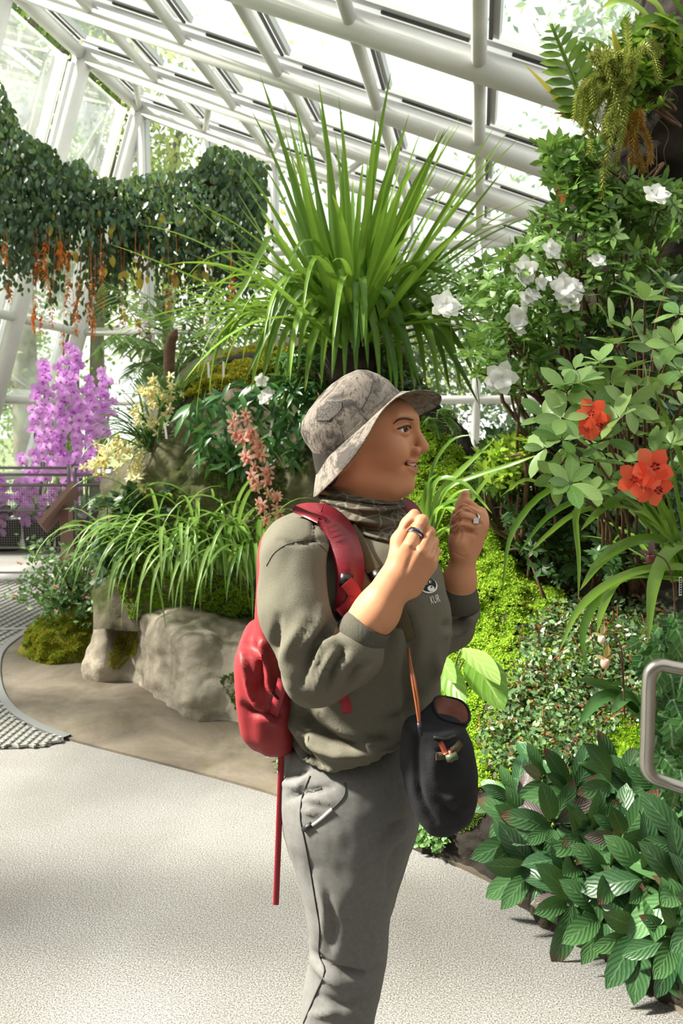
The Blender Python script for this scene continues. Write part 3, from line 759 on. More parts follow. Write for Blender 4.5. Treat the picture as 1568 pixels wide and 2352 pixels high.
LEGF = [sl(1700, 700, 970, 1.46, .09), sl(1760, 700, 968, 1.46, .10), sl(1840, 705, 966, 1.46, .10), sl(1900, 720, 960, 1.46, .097), sl(1980, 735, 935, 1.46, .09), sl(2060, 745, 905, 1.46, .083), sl(2140, 755, 880, 1.46, .075),
        sl(2240, 760, 868, 1.46, .068), sl(2352, 745, 845, 1.46, .064), sl(2500, 735, 830, 1.46, .058), sl(2600, 745, 820, 1.46, .053)]
shrink = lambda rows, f: [(u, r, ff, hr * f, hf * f) for u, r, ff, hr, hf in rows]
v4.U(v4.slices(shrink(TORSO[:-4], .84) + [sl(1600, 680, 960, 1.37, .12), sl(1700, 700, 900, 1.37, .11), sl(1820, 700, 900, 1.37, .11)]), .02); v4.U(v4.slices(shrink(LEGN[2:], .66)), .02); v4.U(v4.slices(shrink(LEGF[2:], .66)), .02)
for c_, d_ in ((LEGN[-1], 1.28), (LEGF[-1], 1.46)):
    v4.U(v4.cap((c_[1] - .02, d_, .05), (c_[1] + .13, d_, .045), .035, .03), .03); v4.U(v4.cap((c_[1], d_, .06), (c_[1], d_, .3), .04), .03)
v4.U(v4.cap(Lp(705, 1275, 1.245), Lp(705, 1560, 1.175), .038, .034), .03); v4.U(v4.cap(Lp(905, 1290, 1.5), Lp(1020, 1440, 1.46), .036, .03), .03)
Vd, Fd = v4.mesh()
def zp_(l): return [(860 + x / 5.6, 1100 + y / 5.6) for x, y in l]
Wn = creases(toW(Vn), Fn, [(zp_([(565, 830), (610, 740), (665, 610)]), 2.6, -.0045), (zp_([(675, 890), (725, 790), (752, 700)]), 2.4, -.004), (zp_([(735, 985), (765, 910), (785, 850)]), 2.2, -.0035), (zp_([(400, 640), (470, 560), (545, 470)]), 2.5, -.004),
    (zp_([(440, 870), (480, 830)]), 9, .003), (zp_([(585, 950), (600, 930)]), 8, .003), (zp_([(690, 1030), (700, 1010)]), 7, .002), (zp_([(520, 920), (450, 1050), (400, 1200)]), 6, -.0018), (zp_([(560, 590), (640, 610)]), 1.2, -.0012), (zp_([(560, 615), (650, 640)]), 1.2, -.0012)])
Wf_ = creases(toW(Vf), Ff, [(zp_([(1020, 440), (1110, 350), (1190, 350), (1330, 450)]), 2.2, -.004), (zp_([(1010, 515), (1110, 420), (1230, 420), (1370, 500)]), 2.2, -.004), (zp_([(1000, 600), (1090, 530), (1180, 520), (1370, 580)]), 2.4, -.0045),
    (zp_([(1010, 700), (1120, 640), (1210, 660), (1290, 710)]), 5, -.007), (zp_([(1030, 950), (1130, 1000), (1200, 990)]), 1.8, -.002), (zp_([(1130, 660), (1110, 740), (1070, 800)]), 3, -.003)])
n0, n1_, n2_ = len(Vh), len(Vn), len(Vf)
Vall = np.concatenate([toW(Vh), Wn, Wf_, toW(Vd)]); Fall = np.concatenate([Fh, Fn + n0, Ff + n0 + n1_, Fd + n0 + n1_ + n2_])
part('body', Vall, Fall, 'skin', person)
bv_head = BVHTree.FromPolygons([Vector(v) for v in toW(Vh)], [list(map(int, f)) for f in Fh])
bv_hn = BVHTree.FromPolygons([Vector(v) for v in toW(Vn)], [list(map(int, f)) for f in Fn])

# face details
def ball(c, r, n=16, sq=(1, 1, 1)):
    V, F = [], []
    for i in range(n + 1):
        th = math.pi * i / n
        for j in range(n): V.append((math.sin(th) * math.cos(2 * math.pi * j / n) * sq[0], math.sin(th) * math.sin(2 * math.pi * j / n) * sq[1], math.cos(th) * sq[2]))
    for i in range(n):
        for j in range(n): F.append((i * n + j, (i + 1) * n + j, (i + 1) * n + (j + 1) % n, i * n + (j + 1) % n))
    return np.array(V) * r + np.asarray(c), F
W1 = lambda p_: toW(np.asarray(p_)[None])[0]
for s in (1, -1):
    ec = H(8.9, 4.42, 3.2 * s); gz = unit(HA * .9 + HC * .28 * s * (1 if s > 0 else -1) + HU * .12)
    gz = unit(HA * .96 + HU * .10 + HC * (.12))
    V, F = ball(ec, .0130); eo = part('eye', toW(V), F, 'eye_white', person)
    B_ = basis(gz, HU); ring_ = [ec + gz * math.sqrt(.0133 ** 2 - r_ ** 2) + (B_[:, 0] * math.cos(a) + B_[:, 2] * math.sin(a)) * r_ for r_ in (.0070, .004, .0012) for a in np.linspace(0, 2 * np.pi, 16, endpoint=False)]
    F = [(k * 16 + j, k * 16 + (j + 1) % 16, (k + 1) * 16 + (j + 1) % 16, (k + 1) * 16 + j) for k in range(2) for j in range(16)] + [tuple(range(32, 48))]
    part('iris', toW(np.array(ring_)), F, 'iris', eo)
    up = spline([H(10.55, 4.4, 1.75 * s), H(10.72, 4.9, 2.5 * s), H(10.3, 5.0, 3.5 * s), H(8.95, 4.5, 4.9 * s)], 12)
    part('eyelashes', *tube(toW(up), np.array([.0010] + [.0019] * 10 + [.0009]), 6), 'hair_dark', person)
brow = skin_on(bv_head, spline([(902, 974), (915, 963), (930, 961), (948, 964)], 14), 0.0012)
part('eyebrow', *tube(brow, np.array([.0004, .0007, .0011, .0013, .0015, .0017, .0018, .0019, .0019, .0019, .0018, .0016, .0014, .0009]), 6), 'hair_dark', person)
bf = spline([H(10.9, 6.5, -1.4), H(10.6, 6.9, -2.6), H(9.6, 6.9, -4.4)], 8); part('eyebrow', *tube(toW(bf), .002, 6), 'hair_dark', person)
mb = MB()
for c in (-2.1, -1.55, -.95, -.33, .33, .95, 1.55, 2.1):
    o_ = mouth(c, .10, -.25); V, F = ball((0, 0, 0), 1.0, 8); mb.add(toW(V * [.0033, .0033, .0044] + o_), F)
mb.part('teeth', 'tooth', person)
for nm_, db_, rr2 in (('upper_lip', .58, .0030), ('lower_lip', -.84, .0040)):
    pts = [mouth(c, db_, .22) for c in np.linspace(-2.95, 2.95, 21)]
    part(nm_, *tube(toW(np.array(pts)), rr2 * np.sin(np.linspace(.2, np.pi - .2, 21)) ** .7, 8), 'lip', person)
V, F = ball(Lp(806, 1052, 1.285), .0028, 8); part('earring', toW(V), F, 'silver', person)
vh = Vol(HO + [-.13, -.12, -.14], HO + [.1, .12, .14], 0.005)
vh.U(vh.ell(H(.2, 2.9, 0), (7.0 * cm, 7.2 * cm, 6.9 * cm), HB)); vh.U(vh.ell(H(-1.6, -2.8, 0), (4.0 * cm, 4.6 * cm, 5.6 * cm), HB), .03)
vh.U(vh.cap(H(1.6, 3.5, 6.6), H(.9, 1.0, 6.7), .008, .003), .008)
vh.S(vh.ell(H(10.2, 2, 0), (8.3 * cm, 10 * cm, 9 * cm), HB), .01)
Vx, Fx = vh.mesh(); part('hair', toW(Vx), Fx, 'hair_dark', person)

# hat
hs = unit(np.array([.735, -.17, .66])); hax = np.array([-.674, 0, .74]); hax = unit(hax - hs * (hax @ hs)); hl = np.cross(hax, hs)
if hl[1] > 0: hl = -hl
hc = Lp(820, 978, 1.36); q_ = 1.0 / 1345
PHI = np.array([-180, -120, -90, -60, -30, -5, 5, 25, 40, 59, 73, 88, 117, 150, 180]); HH = np.array([-53, -50, -50, -80, -94, -74, -67, -33, -12, -3, -15, -36, -49, -54, -53.0])
na = 72; rows = []
prof = [(0.02, 106), (.25, 105), (.5, 101), (.72, 92), (.86, 77), (.94, 55), (.985, 28), (1.0, 0), (1.0, -6)]
ang = np.linspace(-np.pi, np.pi, na, endpoint=False)
def hp(rad_s, rad_l, h, a): return hc + (hs * (rad_s * np.cos(a)) [:, None] if False else 0)
rng_ = np.random.RandomState(4)
def hat_ring(fr, h):
    wob = 1 + .012 * np.sin(3 * ang + h * .07) + .01 * np.sin(5 * ang + 1 + h * .05)
    return hc + np.outer(np.cos(ang) * 121 * fr * wob, hs) * q_ + np.outer(np.sin(ang) * 111 * fr * wob, hl) * q_ + np.outer((h + 3 * np.sin(2 * ang) * (h > 60)) * np.ones(na), hax) * q_
crown = [hat_ring(fr, h) for fr, h in prof]
eh = np.interp(np.degrees(ang), PHI, HH); k_ = np.ones(5) / 5
eh = np.convolve(np.r_[eh[-2:], eh, eh[:2]], k_, 'valid')
er_s = np.where(np.cos(ang) > 0, 186, 184.0); er_l = 166.0
brim = []
for tt in (0.0, .12, .35, .6, .85, 1.0, 1.0, .85, .6, .35, .1):
    under = 1 if len(brim) >= 6 else 0
    rs = 121 + (er_s - 121) * tt; rl = 111 + (er_l - 111) * tt
    hgt = -6 * (1 - tt) + eh * (tt ** 1.25) - under * 2.2
    brim.append(hc + (np.cos(ang) * rs)[:, None] * hs * q_ + (np.sin(ang) * rl)[:, None] * hl * q_ + hgt[:, None] * hax * q_)
def ringfaces(n, rows_): return [(i * n + j, i * n + (j + 1) % n, (i + 1) * n + (j + 1) % n, (i + 1) * n + j) for i in range(rows_ - 1) for j in range(n)]
hat = part('bucket_hat', toW(np.concatenate(crown)), ringfaces(na, len(crown)) + [tuple(range(na))], 'camo_cloth', person, label='grey and brown camouflage bucket hat')
part('brim', toW(np.concatenate(brim)), ringfaces(na, len(brim)), 'camo_cloth', hat)
part('hat_band', toW(np.concatenate([hat_ring(1.012, 4), hat_ring(1.018, -3), hat_ring(1.012, -10)])), ringfaces(na, 3), 'camo_cloth', hat)
t = NT('mesh_vent'); vo = t.n('ShaderNodeTexVoronoi'); vo.inputs['Scale'].default_value = 420; tcx = t.n('ShaderNodeTexCoord'); t.l(tcx.outputs['Object'], vo.inputs['Vector']); t.done(t.pbsdf(t.ramp(vo.outputs['Distance'], [(.3, lin('2c2a28')), (.45, lin('66615c'))]), .9))
# mesh vent panel and seams on the crown
bv_hat = BVHTree.FromPolygons([Vector(v) for v in toW(np.concatenate(crown))], ringfaces(na, len(crown)))
vent = skin_on(bv_hat, [(x, y) for y, xs in zip((922, 936, 950, 966), ((752, 766, 784), (738, 758, 785), (730, 750, 775), (727, 740, 755))) for x in xs], .0012)
part('vent_panel', vent, [(i * 3 + j, i * 3 + j + 1, i * 3 + j + 4, i * 3 + j + 3) for i in range(3) for j in range(2)], 'mesh_vent', hat)
for pl in ([(857, 872), (848, 905), (830, 940)], [(905, 897), (860, 940), (800, 1000), (745, 1052)]):
    part('stitching', *tube(skin_on(bv_hat, spline(pl, 12), .0006), .0009, 5), 'seam_dark', hat)

# neck gaiter
G_ = [(1122, 746, 905, -8), (1136, 738, 922, -6), (1150, 738, 924, -4), (1172, 742, 925, 0), (1195, 757, 928, 4), (1215, 778, 930, 8), (1236, 808, 922, 10), (1250, 838, 905, 10)]
gr_ = []
for i, (y, xa, xb, tl_) in enumerate(G_):
    d_ = 1.352; a_ = Lp(xa, y, d_); b_2 = Lp(xb, y, d_); c_ = (a_ + b_2) / 2; hr = (b_2[0] - a_[0]) / 2
    hf = (.066, .078, .088, .096, .102, .104, .10, .088)[i]
    aa = np.linspace(0, 2 * np.pi, 60, endpoint=False)
    wob = 1 + .045 * np.sin(2 * aa + i * 1.9) + .03 * np.sin(5 * aa - i * 1.3) * (i not in (0,))
    dz = -np.cos(aa) * 0.004 * (i - 2) * (i > 2) + (-np.cos(aa) * .014 + np.sin(aa) * .006 - .002) * (1, .7, .35)[min(i, 2)] * (i < 3)
    gr_.append(np.stack([c_[0] + hr * np.cos(aa) * wob, c_[1] + hf * np.sin(aa) * wob, c_[2] + dz], 1))
gr_ = np.array(gr_); gs = np.array([spline(gr_[:, j], 44) for j in range(60)]).transpose(1, 0, 2)
i_ = np.arange(44)[:, None]; aa = np.linspace(0, 2 * np.pi, 60, endpoint=False)[None]
fold_ = .006 * np.sin(i_ * .72 + 1.6 * np.sin(aa + .4) + .8 * np.sin(2 * aa)) * np.clip(i_ / 6, 0, 1)
cen = gs.mean(1, keepdims=True); dirv = gs - cen; dirv[..., 2] = 0; dirv /= np.linalg.norm(dirv, axis=2)[..., None]
gs = gs + dirv * fold_[..., None]
part('neck_gaiter', toW(gs.reshape(-1, 3)), ringfaces(60, 44), 'gaiter_cloth', person, label='brown patterned neck gaiter')

# sweatshirt
v5 = Vol(np.array([-.20, 1.08, .80]), np.array([.30, 1.62, 1.40]), 0.0058)
v5.U(v5.slices(TORSO, 2.3, .02))
v5.U(v5.ell(Lp(935, 1455, 1.275), (.070, .075, .075)), .05); v5.U(v5.ell(Lp(950, 1450, 1.45), (.066, .07, .075)), .05)
v5.U(v5.ell(Lp(725, 1248, 1.30), (.085, .085, .052)), .04)
v5.U(v5.ell(Lp(938, 1372, 1.29), (.055, .078, .085)), .05)
SH, EL, CU = Lp(694, 1285, 1.235), Lp(722, 1552, 1.172), Lp(846, 1436, 1.158)
v5.U(v5.cap(SH, Lp(688, 1400, 1.20), .064, .056), .03); v5.U(v5.cap(Lp(688, 1400, 1.20), EL, .056, .047), .02)
v5.U(v5.cap(EL, Lp(812, 1502, 1.162), .046, .047), .012); v5.U(v5.cap(Lp(806, 1490, 1.16), Lp(828, 1462, 1.16), .044, .036), .012)
FS, FE, FC = Lp(905, 1290, 1.505), Lp(1032, 1440, 1.462), Lp(1052, 1372, 1.442)
v5.U(v5.cap(FS, FE, .060, .046), .03); v5.U(v5.cap(FE, Lp(1056, 1402, 1.447), .044, .040), .012)
# openings at the cuffs and hem
hx = np.array([Lp(x_, y_, 1.2)[[0, 2]] for x_, y_ in ((560, 1720), (645, 1736), (690, 1768), (760, 1778), (850, 1757), (920, 1716), (1010, 1690), (1100, 1690))])
v5.D = np.maximum(v5.D, (np.interp(v5.X, hx[:, 0], hx[:, 1]) - v5.Z) * .9).astype(np.float32)
Vs, Fs = v5.mesh(); Vs = relax(Vs, Fs, 2, .5); Ws = toW(Vs)
N_ = vnormals(Ws, Fs); Ws = Ws + N_ * (0.007 * fbm(Ws * [1, 1, .6], 11, 3))[:, None]
Ws = creases(Ws, Fs, [
    ([(775, 1240), (768, 1300), (778, 1390), (800, 1440)], 12, -.010),
    ([(770, 1440), (740, 1462), (710, 1510), (690, 1565)], 11, -.008), ([(765, 1465), (738, 1490), (715, 1535)], 11, .005),
    ([(790, 1490), (765, 1530), (745, 1580)], 10, -.007), ([(768, 1500), (745, 1540), (728, 1585)], 9, .004), ([(845, 1525), (815, 1545), (790, 1590)], 10, -.006), ([(775, 1465), (785, 1500), (800, 1530)], 10, -.0025),
     ([(700, 1420), (660, 1500), (668, 1570)], 16, .006), ([(740, 1400), (720, 1450), (690, 1500)], 14, .006),
    ([(640, 1420), (630, 1500), (650, 1590)], 10, -.005),
    ([(660, 1640), (700, 1690), (760, 1730), (860, 1735)], 13, .008), ([(690, 1630), (720, 1670), (790, 1705), (880, 1700)], 11, -.008), ([(700, 1650), (705, 1720), (720, 1760)], 8, -.006),
    ([(650, 1680), (690, 1740), (740, 1765)], 10, -.007), ([(740, 1640), (800, 1690), (870, 1718), (920, 1705)], 10, .006),
    ([(938, 1420), (945, 1480), (935, 1560), (940, 1640)], 14, -.007), ([(1000, 1500), (1008, 1560), (1000, 1620)], 12, .004), ([(880, 1660), (930, 1650), (960, 1600)], 16, -.006),
    ([(1085, 1400), (1050, 1430), (1020, 1435)], 7, -.006), ([(1092, 1415), (1060, 1450), (1025, 1460)], 7, .005), ([(1070, 1395), (1085, 1410), (1096, 1400)], 5, -.004),
    ([(640, 1240), (680, 1250), (720, 1240), (760, 1245)], 3.2, -.003), ([(722, 1170), (720, 1210), (718, 1240)], 3, -.003)], 2.3)
sweat = part('sweatshirt', Ws, Fs, 'sweatshirt_green', person, label='grey-green crew sweatshirt')
bv_sw = BVHTree.FromPolygons([Vector(v) for v in Ws], [list(map(int, f)) for f in Fs])
for pl in ([(612, 1300), (628, 1272), (655, 1252), (690, 1242), (720, 1240)], [(722, 1186), (720, 1215), (720, 1240), (742, 1258), (760, 1285)], [(708, 1690), (706, 1730), (708, 1768)]):
    part('seam', *tube(skin_on(bv_sw, spline(pl, 14), .0002), .0009, 5), 'rib_green', sweat)
# cuffs (rib bands, hollow)
def cuff(a, b, r0, r1, parent):
    a, b = np.asarray(a), np.asarray(b); T = unit(b - a); k = 40
    N0 = unit(np.cross(T, [0, 1, 0.2])); B0 = np.cross(T, N0); aa = np.linspace(0, 2 * np.pi, k, endpoint=False); R = []
    for tt, rad in ((0, r0 * .9), (.04, r0), (.5, (r0 + r1) / 2 + .0012), (.93, r1), (1.0, r1 - .0015), (.99, r1 - .004), (.6, r1 - .0045)):
        rad = rad * (1 + .012 * np.sin(20 * aa)); R.append(a + (b - a) * tt + np.outer(np.cos(aa) * rad, N0) + np.outer(np.sin(aa) * rad, B0))
    return part('cuff', toW(np.concatenate(R)), ringfaces(k, len(R)), 'rib_green', parent)
cuff(Lp(822, 1468, 1.160), Lp(853, 1427, 1.155), .0385, .0350, sweat)
cuff(Lp(1054, 1398, 1.445), Lp(1053, 1338, 1.435), .0385, .0310, sweat)
# hem band
hemp = [(650, 1722), (664, 1748), (690, 1768), (730, 1777), (790, 1776), (840, 1760), (880, 1742), (918, 1722)]

# emblem and lettering on the chest, laid on the cloth
def on_cloth(name, pts2, faces, mat, parent, off): return part(name, skin_on(bv_sw, pts2, off), faces, mat, parent, smooth=False)
def oval(cx_, cy_, rx, ry, n=28, a0=0.0):
    ca, sa = math.cos(a0), math.sin(a0); out = [(cx_, cy_)]
    for k in range(n):
        x, y = rx * math.cos(2 * math.pi * k / n), ry * math.sin(2 * math.pi * k / n); out.append((cx_ + x * ca - y * sa, cy_ + x * sa + y * ca))
    return out, [(0, 1 + k, 1 + (k + 1) % n) for k in range(n)]
for (c_, m_, o_) in (((983, 1346, 20, 17, 28, .15), 'badge_white', .0012), ((982, 1344, 17.5, 15, 28, .15), 'badge_black', .0018), ((987, 1352, 8, 6.5, 20, .2), 'badge_white', .0024), ((977, 1340, 3, 3.2, 12), 'badge_white', .0024),
                     ((985, 1337, 3, 3.2, 12), 'badge_white', .0024), ((988, 1349, 2.4, 1.6, 10), 'badge_black', .003), ((977.5, 1340, 1.5, 1.7, 10), 'badge_black', .003), ((985.5, 1337, 1.5, 1.7, 10), 'badge_black', .003)):
    p2, f2 = oval(*c_); on_cloth('emblem', p2, f2, m_, sweat, o_)
def lettering(text, org, ex, ey, height, bvh, mat, parent, off=.0015, name='lettering'):
    """flat print: text outline mapped to pixels org + x*ex + y*ey, laid on a surface"""
    cu = bpy.data.curves.new('txt', 'FONT'); cu.body = text; cu.size = 1.0; cu.resolution_u = 2
    ob = bpy.data.objects.new('txt', cu); COL.objects.link(ob); bpy.context.view_layer.update()
    me = bpy.data.meshes.new_from_object(ob.evaluated_get(bpy.context.evaluated_depsgraph_get()))
    co = np.array([v.co[:2] for v in me.vertices]); fs = [tuple(p_.vertices) for p_ in me.polygons]
    bpy.data.objects.remove(ob); bpy.data.curves.remove(cu); bpy.data.meshes.remove(me)
    ex, ey = np.array(ex, float), np.array(ey, float); pts = np.array(org) + height * (co[:, :1] * ex + co[:, 1:] * ey)
    return part(name, skin_on(bvh, pts, off), fs, mat, parent, smooth=False)
lettering('KUR', (988, 1388), (.42, -.12), (-.22, -.95), 26, bv_sw, 'badge_white', sweat)

# trousers
v6 = Vol(np.array([-.20, 1.14, .03]), np.array([.25, 1.60, 1.02]), 0.0065)
v6.U(v6.slices(LEGN, 2.2, .01)); v6.U(v6.slices(LEGF, 2.2, .01), .03)
v6.U(v6.slices([sl(1690, 665, 952, 1.37, .15), sl(1760, 650, 958, 1.37, .168), sl(1850, 648, 958, 1.37, .178), sl(1930, 690, 930, 1.37, .15)], 2.3, .04), .03)
Vt, Ft = v6.mesh(); Vt = relax(Vt, Ft, 2, .5); Wt = toW(Vt); N_ = vnormals(Wt, Ft)
Wt = Wt + N_ * (0.005 * fbm(Wt * [1, 1, .7], 12, 3))[:, None]
Wt = creases(Wt, Ft, [([(655, 1780), (690, 1775), (705, 1765)], 6, -.006), ([(650, 1800), (680, 1805), (700, 1790)], 6, .005), ([(660, 1835), (690, 1825), (760, 1808)], 6, -.006), ([(695, 1828), (760, 1845)], 7, .004), ([(692, 1862), (730, 1868)], 6, .004),
    ([(950, 1880), (900, 1900), (860, 1960)], 12, -.006), ([(940, 1930), (905, 1970), (890, 2060)], 12, -.006), ([(720, 2190), (760, 2225), (830, 2240)], 10, -.007), ([(715, 2205), (760, 2250), (800, 2275)], 9, .006), ([(880, 2215), (840, 2240), (790, 2235)], 9, -.005),
    ([(735, 2290), (790, 2310), (850, 2290)], 10, -.005), ([(715, 2330), (770, 2325)], 8, .004), ([(750, 2060), (765, 2130), (755, 2190)], 10, -.004), ([(725, 2010), (745, 2080), (742, 2140)], 9, .004)], 1.5)
trou = part('trousers', Wt, Ft, 'trouser_grey', person, label='plain grey stretch trousers')
bv_tr = BVHTree.FromPolygons([Vector(v) for v in Wt], [list(map(int, f)) for f in Ft])
seam = skin_on(bv_tr, spline([(712, 1782), (694, 1830), (690, 1880), (700, 1930), (713, 2000), (726, 2080), (734, 2130), (733, 2190), (745, 2232), (722, 2290), (697, 2350)], 40), .0005)
part('side_seam', *tube(seam, .0013, 5), 'seam_dark', trou)
pk = skin_on(bv_tr, spline([(793, 1797), (790, 1828), (760, 1860), (705, 1900)], 20), .0005); part('pocket_seam', *tube(pk, .001, 5), 'seam_dark', trou)
pz = skin_on(bv_tr, spline([(762, 1858), (740, 1878), (718, 1895)], 10), .001); part('pocket_zip', *tube(pz, .0026, 6), 'zip_pale', trou)
pz = skin_on(bv_tr, [(716, 1893), (697, 1905)], .002); part('zip_tab', *tube(pz, .0045, 6), 'black_tab', trou)
# shoes (below the frame) carry the figure
for row in (LEGN, LEGF):
    c_ = row[-1]; d_ = c_[2]; vs_ = Vol(np.array([c_[1] - .12, d_ - .07, -.01]), np.array([c_[1] + .24, d_ + .07, .14]), .008)
    vs_.U(vs_.cap((c_[1] - .04, d_, .05), (c_[1] + .14, d_, .042), .048, .04)); vs_.U(vs_.cap((c_[1], d_, .06), (c_[1], d_, .11), .05, .045), .02); vs_.S(vs_.Z * -1 + 9 * 0, 0) if False else None
    vs_.D = np.maximum(vs_.D, 0.003 - vs_.Z); Vq, Fq = vs_.mesh(); part('shoe', toW(Vq), Fq, 'shoe_dark', person)

# rings
def ring_band(name, c, axis, R_, r_, h_, mat):
    a, b = c - unit(axis) * h_, c + unit(axis) * h_; aa = np.linspace(0, 2 * np.pi, 28, endpoint=False); T = unit(axis); N0 = unit(np.cross(T, [0, 0, 1.0])); B0 = np.cross(T, N0)
    R = [c + T * hh + R2 * (np.cos(aa)[:, None] * N0 + np.sin(aa)[:, None] * B0) for hh, R2 in ((-h_, R_), (-h_, R_ + r_), (h_, R_ + r_), (h_, R_), (-h_, R_))]
    return part(name, toW(np.concatenate(R)), ringfaces(28, 5), mat, person)
c_ = nm[0] * .55 + npip[0] * .45; ring_band('finger_ring', c_, npip[0] - nm[0], .0104, .0016, .0036, 'silver'); ring_band('finger_ring', c_, npip[0] - nm[0], .0118, .0006, .0017, 'silver_dark')
c_ = fm_[2] * .62 + fp_[2] * .38; rb = ring_band('gem_ring', c_, fp_[2] - fm_[2], .0098, .0014, .0022, 'silver')
gc = c_ + unit(Lp(1086, 1190, 1.2) - Lp(1086, 1190, 1.4)) * .0125 + np.array([.002, 0, -.003]); V, F = obox(toW((gc - [.0045, 0, 0])[None])[0], toW((gc + [.0045, 0, 0])[None])[0], .006, .009, Uv); part('gem', V, F, 'gem', rb, smooth=False)

# =================================================================== BACKPACK AND BAG
t = NT('red_canvas'); col = t.ramp(t.noise(14, 5), [(0.3, lin('741a20')), (0.7, lin('962a2f'))]); t.done(t.pbsdf(col, 0.6, 0, 0.4, t.bump(t.noise(300, 3), 0.2, 0.001)))
plain('red_strap', '641522', 0.42, 0, 0.4, c2='7a202c', scale=30, bump=.1, bscale=300); plain('red_webbing', '8c1a28', 0.7, bump=.3, bscale=500); plain('buckle_black', '141414', 0.35)
bpk = root('backpack', 'red canvas backpack worn on the back, with a long hanging strap', 'backpack', W1(Lp(620, 1690, 1.37)))
v7 = Vol(np.array([-.26, 1.18, .85]), np.array([-.04, 1.56, 1.40]), 0.0058)
v7.U(v7.slices([sl(1218, 606, 668, 1.37, .105), sl(1262, 598, 678, 1.37, .125), sl(1350, 594, 680, 1.37, .13), sl(1440, 590, 690, 1.37, .135), sl(1560, 585, 690, 1.37, .135), sl(1640, 590, 690, 1.37, .13), sl(1690, 615, 690, 1.37, .11)], 3.5, .02))
v7.U(v7.slices([sl(1452, 552, 640, 1.37, .125), sl(1500, 548, 640, 1.37, .13), sl(1570, 550, 640, 1.37, .13), sl(1640, 562, 640, 1.37, .125), sl(1682, 592, 640, 1.37, .11)], 3.5, .015), .008)
Vb_, Fb_ = v7.mesh(); Vb_ = relax(Vb_, Fb_, 2, .5); Wb = toW(Vb_); N_ = vnormals(Wb, Fb_); Wb = Wb + N_ * (.005 * fbm(Wb * [1.4, 1.4, .5], 10, 3))[:, None]
Wb = creases(Wb, Fb_, [([(575, 1470), (600, 1540), (590, 1600)], 8, -.008), ([(600, 1480), (615, 1560), (632, 1600)], 7, .008), ([(555, 1500), (575, 1580), (600, 1640)], 8, .006), ([(560, 1620), (590, 1640), (640, 1640)], 7, -.007), ([(610, 1640), (630, 1660)], 6, .006)], 2.4)
part('pack_body', Wb, Fb_, 'red_canvas', bpk)
plain('tag_print', 'c9c4be', .6)
part('brand_tag', *obox(W1(Lp(622, 1590, 1.225)), W1(Lp(640, 1606, 1.222)), .012, .003, Rv), 'black_tab', bpk)
def strap(name, pts, wid, mat, parent, nrm_hint, thick=.006, n=26):
    p_ = spline(np.array(pts), n); T = np.gradient(p_, axis=0); T /= np.linalg.norm(T, axis=1)[:, None]
    w_ = np.interp(np.linspace(0, 1, n), np.linspace(0, 1, len(wid)), wid) if hasattr(wid, '__len__') else np.full(n, wid)
    Nn = np.array([unit(np.asarray(h)) for h in (nrm_hint if np.ndim(nrm_hint) == 2 else [nrm_hint] * n)])
    S = np.cross(T, Nn); S /= np.linalg.norm(S, axis=1)[:, None]; Nn = np.cross(S, T); V = []
    for i in range(n):
        for sx, sz in ((-1, 0), (-.9, 1), (.9, 1), (1, 0), (.9, -.2), (-.9, -.2)): V.append(p_[i] + S[i] * sx * w_[i] / 2 + Nn[i] * sz * thick)
    F = [(i * 6 + j, i * 6 + (j + 1) % 6, (i + 1) * 6 + (j + 1) % 6, (i + 1) * 6 + j) for i in range(n - 1) for j in range(6)] + [tuple(range(6)), tuple((n - 1) * 6 + j for j in range(5, -1, -1))]
    return part(name, V, F, mat, parent)
SWP = lambda pts, off: skin_on(bv_sw, pts, off)
sp_px = [(706, 1196), (720, 1192), (742, 1196), (765, 1215), (785, 1250), (797, 1290), (800, 1330), (795, 1370), (788, 1400)]
sp_ = SWP(sp_px, .005)
nh = []
for q in spline(np.array(sp_px, float), 26):
    r = unit(ray(*q)); h = bv_sw.ray_cast(Vector(C0), Vector(r)); nh.append(np.array(h[1]) if h[0] is not None else np.array([0, 0, 1.0]))
nh = np.array(nh)
for _ in range(6): nh[1:-1] = (nh[:-2] + nh[1:-1] * 2 + nh[2:]) / 4
hs_ = strap('shoulder_strap', sp_, [.062, .062, .06, .056, .052, .048, .044, .036, .026], 'red_strap', bpk, nh, .010)

V, F = obox(SWP([(782, 1330)], .016)[0], SWP([(800, 1336)], .016)[0], .02, .010, -Fv); part('strap_buckle', V, F, 'buckle_black', bpk)
strap('webbing', SWP([(790, 1336), (803, 1352), (812, 1365), (800, 1385), (785, 1398)], .020), .022, 'red_webbing', bpk, -Fv + .3 * Uv, .002, 14)
strap('webbing', [W1(Lp(786, 1598, 1.16)), W1(Lp(793, 1615, 1.16)), W1(Lp(797, 1634, 1.163))], .017, 'red_webbing', bpk, -Fv, .006, 8)
strap('webbing', [W1(Lp(650, 1560, 1.21)), W1(Lp(640, 1600, 1.22)), W1(Lp(628, 1640, 1.235))], .018, 'red_webbing', bpk, -Fv - .4 * Rv, .002, 8)
strap('shoulder_strap', [W1(Lp(915, 1168, 1.46)), W1(Lp(935, 1180, 1.45)), W1(Lp(948, 1215, 1.44)), W1(Lp(950, 1260, 1.44))], .05, 'red_strap', bpk, -Fv + .5 * Uv, .008, 10)
strap('hanging_strap', [W1(Lp(646, 1690, 1.25)), W1(Lp(645, 1760, 1.26)), W1(Lp(642, 1850, 1.26)), W1(Lp(638, 1960, 1.26)), W1(Lp(634, 2060, 1.26)), W1(Lp(633, 2078, 1.26))], .0105, 'red_webbing', bpk, -Fv + .25 * Rv, .0015, 20)

